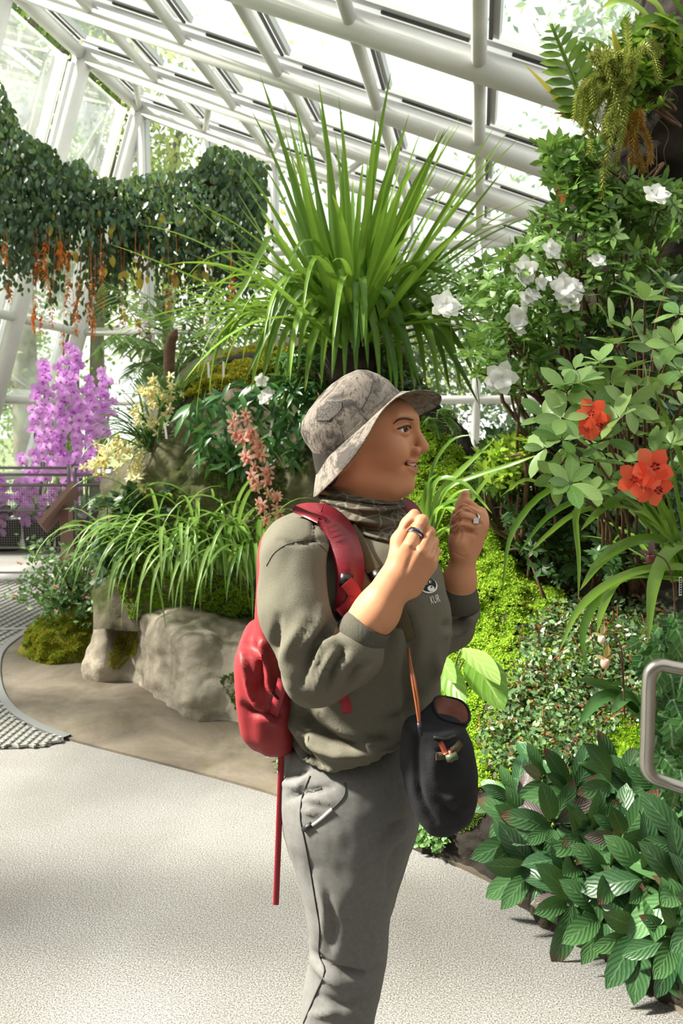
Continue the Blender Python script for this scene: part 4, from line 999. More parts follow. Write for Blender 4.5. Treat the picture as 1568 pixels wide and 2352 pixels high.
plain('black_canvas', '17171a', 0.85, 0, 0.3, c2='202024', scale=20, bump=.2, bscale=300); plain('lining_brown', '6e4236', 0.6, c2='8a5545', scale=20); plain('strap_tan', '8a4a28', 0.5); plain('olive_webbing', '4a4128', 0.8, bump=.3, bscale=400); plain('leather_pull', '8c3a28', 0.45)
bag = root('shoulder_bag', 'black canvas bucket bag with brown lining hanging at the hip', 'bag', W1(Lp(1005, 1910, 1.16)))
v8 = Vol(np.array([.065, 1.03, .82]), np.array([.26, 1.26, 1.14]), 0.0045)
v8.U(v8.slices([sl(1655, 925, 1062, 1.155, .045), sl(1700, 921, 1080, 1.155, .052), sl(1760, 919, 1096, 1.155, .056), sl(1820, 930, 1099, 1.155, .055), sl(1870, 952, 1082, 1.155, .046), sl(1900, 972, 1045, 1.155, .034), sl(1913, 985, 1025, 1.155, .02)], 2.4, .012))
Vg, Fg = v8.mesh(); Vg = relax(Vg, Fg, 2, .5); Wg = toW(Vg); N_ = vnormals(Wg, Fg); Wg = Wg + N_ * (.004 * fbm(Wg, 12, 3))[:, None]
Wg = creases(Wg, Fg, [([(960, 1670), (955, 1740), (965, 1830), (1000, 1890)], 8, -.007), ([(1010, 1840), (1040, 1870), (1060, 1850)], 8, -.006), ([(990, 1720), (1000, 1800)], 14, .004), ([(1020, 1830), (1050, 1840)], 6, .005)])
part('bag_body', Wg, Fg, 'black_canvas', bag)
bv_bag = BVHTree.FromPolygons([Vector(v) for v in Wg], [list(map(int, f)) for f in Fg])
# collar: an open mouth with the brown lining showing
kk = 40; aa = np.linspace(0, 2 * np.pi, kk, endpoint=False); Rb = []
cb0, cb1 = Lp(1000, 1675, 1.158), Lp(1037, 1630, 1.175)
for tt, rx, ry, tilt in ((-.2, .046, .044, 0), (.45, .036, .038, .006), (1.0, .027, .036, .011), (1.02, .0250, .034, .011), (.5, .026, .034, .006), (.1, .03, .034, 0)):
    c_ = cb0 + (cb1 - cb0) * tt; Rb.append(np.stack([c_[0] + rx * np.cos(aa), c_[1] + ry * np.sin(aa), c_[2] + tilt * (.75 * np.sin(aa) - .5 * np.cos(aa)) + .002 * np.sin(3 * aa)], 1))
part('bag_collar', toW(np.concatenate(Rb[:4])), ringfaces(kk, 4), 'black_canvas', bag)
part('rim', *tube(toW(np.vstack([Rb[2], Rb[2][:1]])), .0022, 6, False), 'black_canvas', bag)
part('lining', toW(np.concatenate(Rb[3:])), ringfaces(kk, 3) + [tuple(range(2 * kk, 3 * kk))], 'lining_brown', bag)
zp = skin_on(bv_bag, spline([(995, 1693), (1020, 1698), (1045, 1690)], 10), .001); part('zip', *tube(zp, .0022, 6), 'seam_dark', bag)
strap('zip_pull', skin_on(bv_bag, [(1010, 1704), (1016, 1716), (1022, 1730)], .003), .008, 'leather_pull', bag, -Fv, .003, 6)
strap('loop_webbing', skin_on(bv_bag, [(1000, 1737), (1020, 1734), (1042, 1722), (1056, 1705)], .0015), .012, 'olive_webbing', bag, -Fv, .002, 10)
plain('olive_toggle', '3f4a30', .5); part('toggle', *tube(skin_on(bv_bag, [(1022, 1740), (1044, 1733)], .008), .0058, 10), 'olive_toggle', bag)
part('cord_end', *tube(skin_on(bv_bag, [(1030, 1722), (1034, 1748)], .006), .0026, 8), 'leather_pull', bag)
for dx in (0, 5):
    part('bag_strap', *tube(np.vstack([spline([W1(Lp(963, 1668, 1.105)), W1(Lp(956 + dx, 1620, 1.11)), W1(Lp(946 + dx, 1560, 1.12)), W1(Lp(941 + dx * .4, 1525, 1.14)), W1(Lp(938, 1490, 1.17))], 16), ]), .0022, 6), 'strap_tan', bag)
V, F = obox(W1(Lp(962, 1660, 1.104)), W1(Lp(966, 1690, 1.104)), .006, .004, -Fv); part('strap_clip', V, F, 'silver_dark', bag)
strap('chest_strap', SWP([(800, 1215), (822, 1250), (845, 1290), (868, 1325), (890, 1360), (915, 1410), (935, 1470)], .003), .024, 'olive_webbing', bag, -Fv + .2 * Uv, .002, 20)
V, F = obox(SWP([(860, 1312)], .006)[0], SWP([(876, 1340)], .006)[0], .026, .004, -Fv); part('strap_slider', V, F, 'buckle_black', bag)
# =================================================================== ROCKS, BANKS AND MOSS
random.seed(11); np.random.seed(11)
def fdist(w_): return float((np.asarray(w_) - C0) @ Fv)
def sample_poly(poly_, n):
    o = np.array(poly_, float); lo, hi = o.min(0), o.max(0); out = []
    while len(out) < n:
        q = lo + (hi - lo) * np.random.rand(n * 2, 2); c = np.zeros(len(q), bool)
        for i in range(len(o)):
            a, b = o[i], o[i - 1]
            m = ((a[1] > q[:, 1]) != (b[1] > q[:, 1])) & (q[:, 0] < (b[0] - a[0]) * (q[:, 1] - a[1]) / (b[1] - a[1] + 1e-9) + a[0]); c ^= m
        out += list(q[c])
    return np.array(out[:n])
def in_poly(q, poly_):
    o = np.array(poly_, float); c = np.zeros(len(q), bool)
    for i in range(len(o)):
        a, b = o[i], o[i - 1]
        c ^= ((a[1] > q[:, 1]) != (b[1] > q[:, 1])) & (q[:, 0] < (b[0] - a[0]) * (q[:, 1] - a[1]) / (b[1] - a[1] + 1e-9) + a[0])
    return c
def rockmat(name, stops, moss=None, rough=0.8, scale=3.0, bump=.6):
    t = NT(name); f1 = t.noise(scale, 9, .65, dist=.5); col = t.ramp(f1, [(p_, lin(c)) for p_, c in stops])
    if moss:
        f2 = t.noise(moss[2], 6, .6, dist=.4); col = t.mix(t.ramp(f2, [(moss[1], (0, 0, 0, 1)), (moss[1] + .12, (1, 1, 1, 1))]), col, t.ramp(t.noise(25, 4), [(.3, lin(moss[0])), (.7, lin(moss[3]))]))
    return t.done(t.pbsdf(col, rough, 0, .35, t.bump(t.noise(scale * 6, 9, .7), bump, .03)))
rockmat('pale_rock', [(.3, '5f574c'), (.45, '8f8576'), (.6, 'b0a697'), (.72, '776e61')], ('5c5a26', .62, 2.2, '84802e'), scale=2.5)
rockmat('grey_rock', [(.3, '2c281f'), (.48, '5e5747'), (.62, '7d7462'), (.75, '3a342a')], ('333d18', .47, 1.8, '5a6028'), scale=2.2)
rockmat('dark_rock', [(.3, '110e0b'), (.5, '241d16'), (.65, '382f25'), (.8, '17130f')], ('2b331a', .6, 2.5, '49542a'), scale=3)
rockmat('brown_stone', [(.3, '5c4a3a'), (.5, '87705a'), (.7, '6f5b48')], None, scale=4)
rockmat('dark_soil', [(.3, '16130e'), (.55, '2c241b'), (.75, '40352a')], ('25301a', .62, 4, '3c4a22'), scale=5)
plain('moss_base_bright', '6f9a1e', .95, c2='94b434', scale=14, bump=.8, bscale=60, bdist=.02)
plain('moss_base_olive', '6f7418', .95, c2='959030', scale=9, bump=.8, bscale=60, bdist=.02)
leafmat('moss_bright', '7ba81c', 'c4dd52', .35, .7, spec=.2); leafmat('moss_mid', '5f8a1c', '9cbc34', .3, .7, spec=.2); leafmat('moss_olive', '7a7a1c', 'b8ae3a', .25, .7, spec=.2); leafmat('moss_dark', '32481a', '5f7a2a', .25, .7, spec=.2)
def tuft_template(k=6):
    V, F = [], []
    for i in range(k):
        a = 2 * math.pi * i / k + .3; el = .5 + .5 * (i % 2); d = np.array([math.cos(a) * math.cos(el), math.sin(a) * math.cos(el), math.sin(el)]); s_ = np.array([-math.sin(a), math.cos(a), 0]) * .16
        n = len(V); V += [d * .1 - s_ * .6, d * .1 + s_ * .6, d * .7 + s_, d * 1.0, d * .7 - s_]; F += [(n, n + 1, n + 2), (n, n + 2, n + 4), (n + 4, n + 2, n + 3)]
    return np.array(V), np.array(F), np.zeros((len(V), 2))
TUFT = tuft_template()
def moss_on(G, N, polyl, n, size, mat, parent, name='moss', lump=.012):
    """tufts on the part of a grid surface whose pixels fall in polyl"""
    nv, nu, _ = G.shape; a = G[:-1, :-1].reshape(-1, 3); b = G[:-1, 1:].reshape(-1, 3); c = G[1:, :-1].reshape(-1, 3); nn = N[:-1, :-1].reshape(-1, 3)
    pxs = to_px((a + b + c) / 3); m = in_poly(pxs, polyl); 
    if m.sum() == 0: return None
    a, b, c, nn = a[m], b[m], c[m], nn[m]; area = np.linalg.norm(np.cross(b - a, c - a), axis=1); pr = area / area.sum()
    i = np.random.choice(len(a), n, p=pr); u, v = np.random.rand(2, n, 1); p_ = a[i] + (b[i] - a[i]) * u + (c[i] - a[i]) * v
    nz = nn[i]; nz = nz * np.sign(((C0 - p_) * nz).sum(1))[:, None]
    hgt = np.array([mnoise.noise(Vector(q) * 14) for q in p_]); p_ = p_ + nz * (lump * (hgt + .2))[:, None]
    Z = nz + np.random.normal(size=(n, 3)) * .35 + [0, 0, .3]
    B = bases(np.cross(Z, np.random.normal(size=(n, 3))), Z)
    V, F, U = scatter(TUFT, B, p_, np.random.uniform(.6, 1.35, n) * size)
    return part(name, V, F, mat, parent, smooth=False, kind='stuff')

# pale boulder edging the bed, left of the path
base = [(195, 1562), (240, 1566), (290, 1566), (345, 1592), (388, 1628), (440, 1656), (520, 1664), (610, 1684), (720, 1700)]
bw = [PZ(*q) for q in base]; bd = [fdist(q) for q in bw]
def offrow(pts, dd): return [P(x, y, bd[i] + dd[i] if hasattr(dd, '__len__') else bd[i] + dd) for i, (x, y) in enumerate(pts)]
rows = [[q + np.array([0, 0, -.03]) for q in bw],
        offrow([(193, 1520), (238, 1510), (290, 1530), (340, 1545), (385, 1575), (436, 1610), (520, 1615), (610, 1630), (720, 1640)], [.02, -.03, .03, .06, .02, -.03, .04, .04, .05]),
        offrow([(212, 1465), (246, 1452), (290, 1480), (338, 1480), (390, 1500), (440, 1545), (520, 1560), (610, 1570), (720, 1570)], [.08, .02, .1, .06, .06, .05, .1, .1, .1]),
        offrow([(230, 1410), (256, 1396), (296, 1410), (340, 1428), (395, 1448), (450, 1478), (520, 1495), (610, 1505), (720, 1500)], [.16, .06, .1, .12, .1, .12, .2, .2, .2]),
        offrow([(238, 1376), (264, 1368), (300, 1385), (345, 1408), (400, 1425), (460, 1450), (530, 1470), (610, 1480), (720, 1470)], [.26, .18, .2, .22, .22, .25, .3, .3, .3]),
        offrow([(262, 1356), (285, 1350), (320, 1360), (360, 1375), (420, 1390), (480, 1410), (540, 1425), (610, 1430), (720, 1430)], .6),
        [PZ(265, 1430), PZ(300, 1430), PZ(330, 1430), PZ(380, 1440), PZ(430, 1440), PZ(490, 1440), PZ(540, 1450), PZ(610, 1450), PZ(720, 1450)]]
G, F, N = patch(rows, 90, 70, .035, 3.2, 5, .03, 6)
boulder = part('boulder', G.reshape(-1, 3), F, 'pale_rock', None, loc=bw[3]); tag(boulder, 'pale weathered boulder with mossy hollow edging the cement apron', 'rock')
moss_on(G, N, [(255, 1345), (330, 1345), (340, 1378), (280, 1385)], 1600, .014, 'moss_olive', boulder)
moss_on(G, N, [(262, 1470), (275, 1440), (300, 1420), (318, 1450), (315, 1500), (270, 1540), (245, 1530)], 1500, .008, 'moss_olive', boulder)
moss_on(G, N, [(500, 1560), (560, 1540), (700, 1560), (700, 1680), (560, 1660)], 2200, .009, 'moss_dark', boulder)
# main rocky mound that carries the orchids
rows = [[P(x, 1450, 4.5) for x in (215, 300, 420, 560, 700, 860, 1000, 1080)],
        [P(x, y, d) for x, y, d in ((212, 1330, 4.75), (290, 1320, 4.6), (400, 1310, 4.5), (540, 1300, 4.42), (700, 1300, 4.35), (860, 1300, 4.2), (1000, 1300, 4.0), (1080, 1300, 3.9))],
        [P(x, y, d) for x, y, d in ((222, 1210, 4.85), (300, 1180, 4.62), (400, 1160, 4.5), (540, 1150, 4.45), (700, 1150, 4.4), (860, 1150, 4.25), (1000, 1150, 4.1), (1070, 1150, 4.0))],
        [P(x, y, d) for x, y, d in ((262, 1100, 4.95), (330, 1060, 4.68), (420, 1040, 4.52), (540, 1020, 4.5), (700, 1010, 4.45), (860, 1000, 4.35), (980, 1010, 4.25), (1050, 1060, 4.2))],
        [P(x, y, d) for x, y, d in ((320, 990, 5.05), (370, 940, 4.85), (440, 910, 4.7), (540, 895, 4.65), (680, 880, 4.6), (820, 850, 4.5), (940, 900, 4.45), (1015, 990, 4.4))],
        [P(x, y, d) for x, y, d in ((350, 965, 5.3), (410, 905, 5.15), (480, 862, 5.0), (560, 842, 4.95), (680, 815, 4.8), (810, 770, 4.7), (920, 815, 4.7), (990, 930, 4.7))],
        [P(x, y, d) for x, y, d in ((360, 1000, 5.7), (420, 930, 5.7), (490, 880, 5.6), (570, 860, 5.6), (690, 840, 5.5), (810, 800, 5.4), (910, 840, 5.3), (980, 950, 5.2))],
        [np.array([*P(x, 1200, d)[:2], 0]) for x, d in ((380, 6.2), (450, 6.2), (520, 6.2), (600, 6.1), (700, 6.1), (800, 6.0), (900, 5.8), (970, 5.7))]]
G, F, N = patch(rows, 100, 90, .07, 2.4, 5, .05, 5)
mound = part('rock_mound', G.reshape(-1, 3), F, 'grey_rock', None, loc=PZ(560, 1560)); tag(mound, 'tall mossy rock mound carrying the potted orchids behind the person', 'rock')
moss_on(G, N, [(395, 905), (440, 860), (500, 825), (570, 805), (660, 790), (650, 860), (580, 890), (500, 895), (430, 920)], 7500, .020, 'moss_olive', mound)
moss_on(G, N, [(560, 880), (660, 810), (800, 760), (920, 810), (1000, 930), (1040, 1060), (960, 1100), (860, 960), (700, 940)], 6500, .022, 'moss_dark', mound)
moss_on(G, N, [(470, 1050), (560, 1040), (660, 1080), (650, 1180), (520, 1200), (480, 1130)], 2600, .012, 'moss_dark', mound)
moss_on(G, N, [(220, 1250), (300, 1180), (420, 1280), (640, 1380), (600, 1450), (300, 1420)], 3500, .018, 'moss_mid', mound)
# right-hand bank: mossy slope from the path up to a ridge
bb = [(860, 1918), (960, 1953), (1060, 1998), (1150, 2044), (1250, 2107), (1360, 2182), (1460, 2252), (1600, 2362)]
b0 = [PZ(*q) for q in bb]; d0 = [fdist(q) for q in b0]
def brow_(ys, dd, xs=None):
    xs = xs or [880, 965, 1060, 1150, 1245, 1350, 1450, 1600]
    return [P(x, y, d0[i] + dd[i]) for i, (x, y) in enumerate(zip(xs, ys))]
rows = [[q + np.array([0, 0, -.03]) for q in b0],
        brow_([1880, 1905, 1935, 1975, 2030, 2090, 2150, 2240], [.02] * 8), brow_([1820, 1835, 1850, 1880, 1920, 1960, 2010, 2080], [.10] * 8),
        brow_([1740, 1740, 1745, 1755, 1770, 1790, 1820, 1870], [.28, .28, .28, .3, .32, .34, .36, .38]), brow_([1600, 1590, 1590, 1590, 1600, 1620, 1640, 1660], [.46, .46, .5, .55, .6, .66, .7, .74]),
        brow_([1420, 1400, 1400, 1420, 1450, 1470, 1480, 1490], [.68, .7, .76, .82, .9, .95, 1.0, 1.05]),
        brow_([1200, 1150, 1210, 1290, 1360, 1395, 1400, 1400], [.95, 1.0, 1.04, 1.06, 1.1, 1.2, 1.25, 1.3], [870, 960, 1040, 1130, 1230, 1350, 1450, 1600]),
        brow_([1010, 1005, 1052, 1160, 1300, 1372, 1380, 1390], [1.15, 1.2, 1.2, 1.2, 1.25, 1.35, 1.45, 1.5], [880, 985, 1055, 1105, 1190, 1320, 1450, 1600]),
        brow_([985, 985, 1050, 1160, 1300, 1380, 1390, 1395], [1.4, 1.45, 1.4, 1.38, 1.45, 1.6, 1.7, 1.8], [880, 985, 1068, 1120, 1205, 1330, 1450, 1600]),
        [np.array([*P(x, 1400, d0[i] + 1.7)[:2], 0]) for i, x in enumerate((880, 985, 1075, 1140, 1215, 1330, 1450, 1600))]]
G, F, N = patch(rows, 110, 120, .045, 3.2, 5, .03, 8)
GB, NB = G, N
bank = part('planted_bank', G.reshape(-1, 3), F, 'dark_rock', None, loc=b0[3]); tag(bank, 'steep dark bank rising from the path, thick bright green moss on top', 'bank')
MO1 = [(880, 1000), (990, 960), (1060, 1040), (1115, 1160), (1180, 1290), (1300, 1365), (1290, 1420), (1190, 1440), (1130, 1560), (1090, 1700), (1130, 1800), (1060, 1830), (980, 1830), (900, 1700), (880, 1400)]
moss_on(G, N, MO1, 26000, .0125, 'moss_bright', bank, lump=.02); moss_on(G, N, MO1, 9000, .016, 'moss_mid', bank, lump=.012)
moss_on(G, N, [(1090, 1560), (1200, 1440), (1320, 1400), (1500, 1400), (1560, 1480), (1480, 1700), (1300, 1800), (1120, 1820), (1080, 1700)], 9000, .011, 'moss_mid', bank)
moss_on(G, N, [(1340, 1690), (1400, 1650), (1480, 1690), (1500, 1800), (1420, 1800), (1370, 1760)], 5000, .016, 'moss_bright', bank, lump=.02)
moss_on(G, N, [(960, 1900), (1060, 1830), (1120, 1850), (1090, 1900), (1000, 1925)], 900, .010, 'moss_dark', bank)
# brown stone at the end of the ridge
def blob_rock(name, c, rad, mat, label, seed, B=None, amp=.22, sc=1.6, parent=None):
    V, F = ball((0, 0, 0), 1, 28); f = fbm(V + seed, sc, 5); V = V * (1 + amp * f)[:, None] * rad
    if B is not None: V = V @ B.T
    o = part(name, V + np.asarray(c), F, mat, parent, loc=np.asarray(c) - [0, 0, rad[2]] if parent is None else None)
    if parent is None: tag(o, label, 'rock')
    return o
blob_rock('leaning_stone', P(1128, 1190, 3.72), np.array([.065, .10, .28]), 'brown_stone', 'smooth brown stone leaning behind the mossy ridge', 5.3, rot((0, 1, 0), -.36))
# dark rock face on the right that the epiphytes grow on
def wrow(y, xl_, dl): return [P(xl_, y, dl + .9), P(xl_ + 15, y, dl + .35), P(xl_ + 70, y, dl + .08), P(xl_ + 170, y, dl), P(xl_ + 300, y, dl), P(xl_ + 460, y, dl + .1)]
rows = [wrow(1420, 1190, 3.9), wrow(1250, 1200, 3.9), wrow(1050, 1240, 3.85), wrow(850, 1290, 3.8), wrow(650, 1330, 3.75), wrow(480, 1345, 3.7), wrow(380, 1380, 3.6), wrow(280, 1405, 3.5), wrow(150, 1450, 3.4), wrow(20, 1500, 3.35), wrow(-90, 1530, 3.3), wrow(-110, 1560, 3.8)]
G, F, N = patch(rows, 60, 90, .10, 1.8, 5, .06, 5); G[..., 2] = np.minimum(G[..., 2], 6.12 - .384 * (G[..., 0] + 5) - .3)
face = part('rock_outcrop', G.reshape(-1, 3), F, 'dark_rock', None, loc=np.array([*P(1450, 1300, 3.9)[:2], 0])); tag(face, 'tall dark brown rock face with hanging roots and epiphytes', 'rock')
moss_on(G, N, [(1380, 250), (1450, 130), (1500, 60), (1540, 100), (1500, 250), (1440, 330), (1380, 330)], 1800, .02, 'moss_dark', face)
plain('root_pale', '6a5c3c', .8)
for k in range(12):
    x = random.uniform(1420, 1565); y0 = random.uniform(60, 420); ln = random.uniform(90, 320); pts = [P(x + random.uniform(-14, 14), y0 + ln * q, 3.38 - .05 * math.sin(q * 3) - .08 * random.random()) for q in np.linspace(0, 1, 6)]
    part('aerial_root', *tube(spline(pts, 14), .0016, 5), 'root_pale', face)
# little moss mound with a shrub at the tip of the bed
mc = PZ(150, 1500); V, F = ball((0, 0, 0), 1, 30); f = fbm(V + 3.1, 1.7, 5)
mm_ = np.stack([V[:, 0] * .34, V[:, 1] * .36, V[:, 2] * .27], 1) * (1 + .18 * f)[:, None] + mc + [0.02, .12, .02]
mo = part('moss_hummock', mm_, F, 'moss_base_olive', None, loc=mc); tag(mo, 'rounded yellow-green moss hummock at the tip of the planting bed', 'moss')
Gm = mm_.reshape(31, 30, 3); Nm = Gm - (mc + [0.02, .12, -.1]); Nm /= np.linalg.norm(Nm, axis=2)[..., None]
moss_on(Gm, Nm, [(60, 1420), (230, 1420), (230, 1560), (60, 1560)], 9000, .016, 'moss_olive', mo, lump=.03)
moss_on(Gm, Nm, [(60, 1420), (230, 1420), (230, 1560), (60, 1560)], 3500, .016, 'moss_mid', mo, lump=.03)
# =================================================================== PLANTS: HELPERS
random.seed(21); np.random.seed(21)
U3 = np.random.uniform
leafmat('cymb_leaf', '3f6c14', '86ac40', .32, .33, tip=('b9b04a', .9, .8)); leafmat('grass_leaf', '4f8028', 'a8cc70', .3, .35); leafmat('dark_strap', '234a26', '4f7d48', .2, .35)
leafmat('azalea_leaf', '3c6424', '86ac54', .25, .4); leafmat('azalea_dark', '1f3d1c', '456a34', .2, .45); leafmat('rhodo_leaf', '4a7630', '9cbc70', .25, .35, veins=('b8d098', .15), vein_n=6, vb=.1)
leafmat('broad_leaf', '22452a', '527c48', .10, .36, tip=('6b3a3a', .80, .86), veins=('86a878', .3), vein_n=8, vb=.35); leafmat('vine_leaf', '1a3222', '45684a', .3, .4); leafmat('vine_yellow', 'a89a30', 'd8c850', .4, .45)
leafmat('lance_leaf', '1f4a24', '4f8040', .2, .32); leafmat('fern_leaf', '5f8a4c', '9cb87a', .4, .5); leafmat('fern_dark', '3f6a1c', '86a838', .35, .45); leafmat('tassel_leaf', '8a9438', 'b8bc6a', .35, .5); leafmat('tassel_brown', '8a5c20', 'b88838', .3, .6)
leafmat('hosta_leaf', '6fa03c', 'b4d478', .4, .35, veins=('d2e4a0', .5), vein_n=5); leafmat('begonia_leaf', '2f4f2c', '6a8458', .15, .32); leafmat('begonia_red', '5a3a24', '7a5a34', .15, .4); leafmat('shrub_leaf', '3f6e38', '86ac68', .25, .4)
leafmat('ivy_leaf', '24502a', '548a44', .12, .3, veins=('a8c898', .5), vein_n=4); leafmat('brown_leaf', '6a3a20', '9a5a30', .3, .5); leafmat('yellow_leaf', 'b8a030', 'd8c860', .4, .45); leafmat('lime_leaf', '7fa82c', 'c0dc50', .45, .4)
leafmat('purple_petal', 'd890ea', 'f6ccfc', .4, .5, tcol='ecb4f6', spec=.3); plain('purple_lip', 'b04a9c', .4); leafmat('yellow_petal', 'e6deA0'.lower()[:6], 'f6f0cc', .35, .5, tcol='f0e8b0', spec=.3); plain('yellow_lip', 'e4cc80', .5)
leafmat('pink_petal', 'e6a494', 'f8c8ba', .35, .5, tcol='f8c0b0', spec=.3); plain('pink_lip', 'c06a50', .5); leafmat('white_petal', 'e8e8e6', 'fafaf8', .35, .5, tcol='ffffff', spec=.3); leafmat('red_petal', 'ff5032', 'ff7c58', .3, .45, tcol='fa6044', spec=.3); plain('red_throat', '8c1a18', .5)
leafmat('orange_floret', 'b8501c', 'e8983c', .3, .5, tcol='e08030'); plain('green_stem', '6a8a3c', .5); plain('brown_stem', '4a3424', .8, c2='6a4c36', scale=30); plain('red_stem', '7a3a20', .6); plain('orchid_stem', '4a5a2c', .5)
plain('tag_white', 'e8e8e6', .5); plain('dark_pot', '1c1a18', .8, c2='2c2620', scale=20)

def bend_leaf(b, azi, elev, L, g, k=10, curl=0.0):
    d = np.array([math.cos(azi) * math.cos(elev), math.sin(azi) * math.cos(elev), math.sin(elev)]); p_ = [np.array(b, float)]; h = L / k
    side = np.array([-math.sin(azi), math.cos(azi), 0])
    for i in range(k):
        p_.append(p_[-1] + d * h); d = d + np.array([0, 0, -1.0]) * g * h * (0.4 + 1.2 * i / k) + side * curl * h; d = unit(d)
    return np.array(p_)
def strap_w(k, w, tip=.35):
    t_ = np.linspace(0, 1, k + 1); return w * np.minimum(np.clip(t_ * 4 + .45, 0, 1), np.clip((1 - t_) / tip, 0, 1) ** .7 + .02)
def leaf_part(pts, w, mat, parent, fold=.25, name='leaf', tip=.35, nrm=None, twist=0.0):
    k = len(pts) - 1; T0 = pts[-1] - pts[0]
    hint = np.array([0, 0, 1.0]) if nrm is None else np.asarray(nrm)
    d0_ = unit(pts[1] - pts[0])
    if nrm is None and abs(d0_[2]) > .9:
        hint = unit(np.array([0, 0, 1.0]) * .3 - np.array([T0[0], T0[1], 0]) * 1.5 / (np.linalg.norm(T0[:2]) + .1))
    V, F, U = ribbon(pts, strap_w(k, w, tip), hint, fold, twist=twist)
    return part(name, V, F, mat, parent, uv=U)
def px_leaf(pl, d_a, d_b, wpx, mat, parent, n=14, fold=.2, tip=.3, nrm=None):
    q = spline(np.array(pl, float), n + 1); ds = np.linspace(d_a, d_b, n + 1); pts = np.array([P(x, y, d) for (x, y), d in zip(q, ds)])
    return leaf_part(pts, wpx / px_m((d_a + d_b) / 2), mat, parent, fold, tip=tip, nrm=nrm if nrm is not None else unit(-Fv * .8 + Uv * .6))
def stuff_leaves(name, pts, Y, Z, size, tmpl, mat, parent, var=.35):
    B = bases(np.asarray(Y), np.asarray(Z)); n = len(pts); V, F, U = scatter(tmpl, B, np.asarray(pts), np.random.uniform(1 - var, 1 + var, n) * size)
    return part(name, V, F, mat, parent, smooth=True, uv=U, kind='stuff')
def whorls(cent, axes, nper, elev=.5):
    """leaf whorls: centres, axes -> point, direction and face arrays"""
    C_, Y_, Z_ = [], [], []
    for c, a in zip(cent, axes):
        B = basis(np.cross(a, [.31, .57, .2]), a); off = random.uniform(0, 6.28); n = nper + random.randint(-1, 1)
        for i in range(n):
            th = off + 2 * math.pi * i / n + random.uniform(-.25, .25); e = elev + random.uniform(-.3, .3)
            r = B[:, 0] * math.cos(th) + B[:, 1] * math.sin(th); C_.append(c + r * .004); Y_.append(r * math.cos(e) + np.asarray(a) * math.sin(e)); Z_.append(np.asarray(a) * math.cos(e) - r * math.sin(e) + np.random.normal(size=3) * .15)
    return np.array(C_), np.array(Y_), np.array(Z_)
L_SMALL = leaf_shape(1, .42, 3, .12, .15); L_OVAL = leaf_shape(1, .52, 4, .12, .12); L_LANCE = leaf_shape(1, .26, 5, .3, .2, 1.0, .4); L_BROAD = leaf_shape(1, .36, 8, .3, .28, .55, .6)
def tmpl_mesh(name, tm, mat): return new_mesh(name, tm[0], tm[1], mat, True, tm[2])
def flower_mesh(name, petals, mats_, lip=None, cup=.2):
    """petals: list of (angle, length, width, tilt, mat index); flower faces +z"""
    mb = MB()
    for a, L, W, tilt, mi in petals:
        tv, tf, tu = leaf_shape(L, W, 4, cup, -.1, .6, .55); R = rot((0, 0, 1), a) @ rot((1, 0, 0), tilt); mb.add(tv @ R.T, tf, tu, mi)
    if lip:
        for c, r, sq, mi in lip: V, F = ball(c, r, 8, sq); mb.add(V, F, None, mi)
    return new_mesh(name, np.concatenate(mb.V), mb.F, None, True, np.concatenate(mb.U), mats_, mb.M)
PI = math.pi
FM_PHAL = flower_mesh('bloom', [(PI / 2 * 0 - 1.57, .5, .62, .05, 0), (1.57, .5, .62, .05, 0), (0, .46, .34, -.05, 0), (2.3, .44, .32, -.05, 0), (-2.3, .44, .32, -.05, 0)], ['purple_petal', 'purple_lip'], [((0, -.06, .06), .075, (1, 1.3, .8), 1)], .12)
FM_CYM_Y = flower_mesh('bloom', [(0, .52, .2, .2, 0), (1.25, .5, .2, .2, 0), (-1.25, .5, .2, .2, 0), (2.35, .5, .2, .2, 0), (-2.35, .5, .2, .2, 0)], ['yellow_petal', 'yellow_lip'], [((0, -.1, .12), .13, (1, 1.4, .7), 1)], .25)
FM_CYM_P = flower_mesh('bloom', [(0, .52, .19, .25, 0), (1.25, .5, .19, .25, 0), (-1.25, .5, .19, .25, 0), (2.35, .5, .2, .25, 0), (-2.35, .5, .2, .25, 0)], ['pink_petal', 'pink_lip'], [((0, -.1, .12), .12, (1, 1.5, .7), 1)], .25)
FM_WHITE = flower_mesh('blossom', [(i * 2 * PI / 5, .55, .42, .45, 0) for i in range(5)] + [(i * 2 * PI / 5 + .6, .42, .34, .75, 0) for i in range(5)], ['white_petal'], None, .25)
FM_RED = flower_mesh('blossom', [(i * 2 * PI / 5, .55, .44, .5, 0) for i in range(5)], ['red_petal', 'red_throat'], [((math.cos(q) * .08, math.sin(q) * .08, .22), .035, (1, 1, 2.5), 1) for q in (0, 1.2, 2.5, 3.8, 5)], .35)
def bloom(me, c, facing, size, parent, name='flower', roll=0.0):
    f = unit(facing); upv = Uv - f * (Uv @ f); B = basis(unit(upv), f) @ rot((0, 0, 1), roll); return inst(name, me, parent, mat4(B, c, size))
TOCAM = -Fv

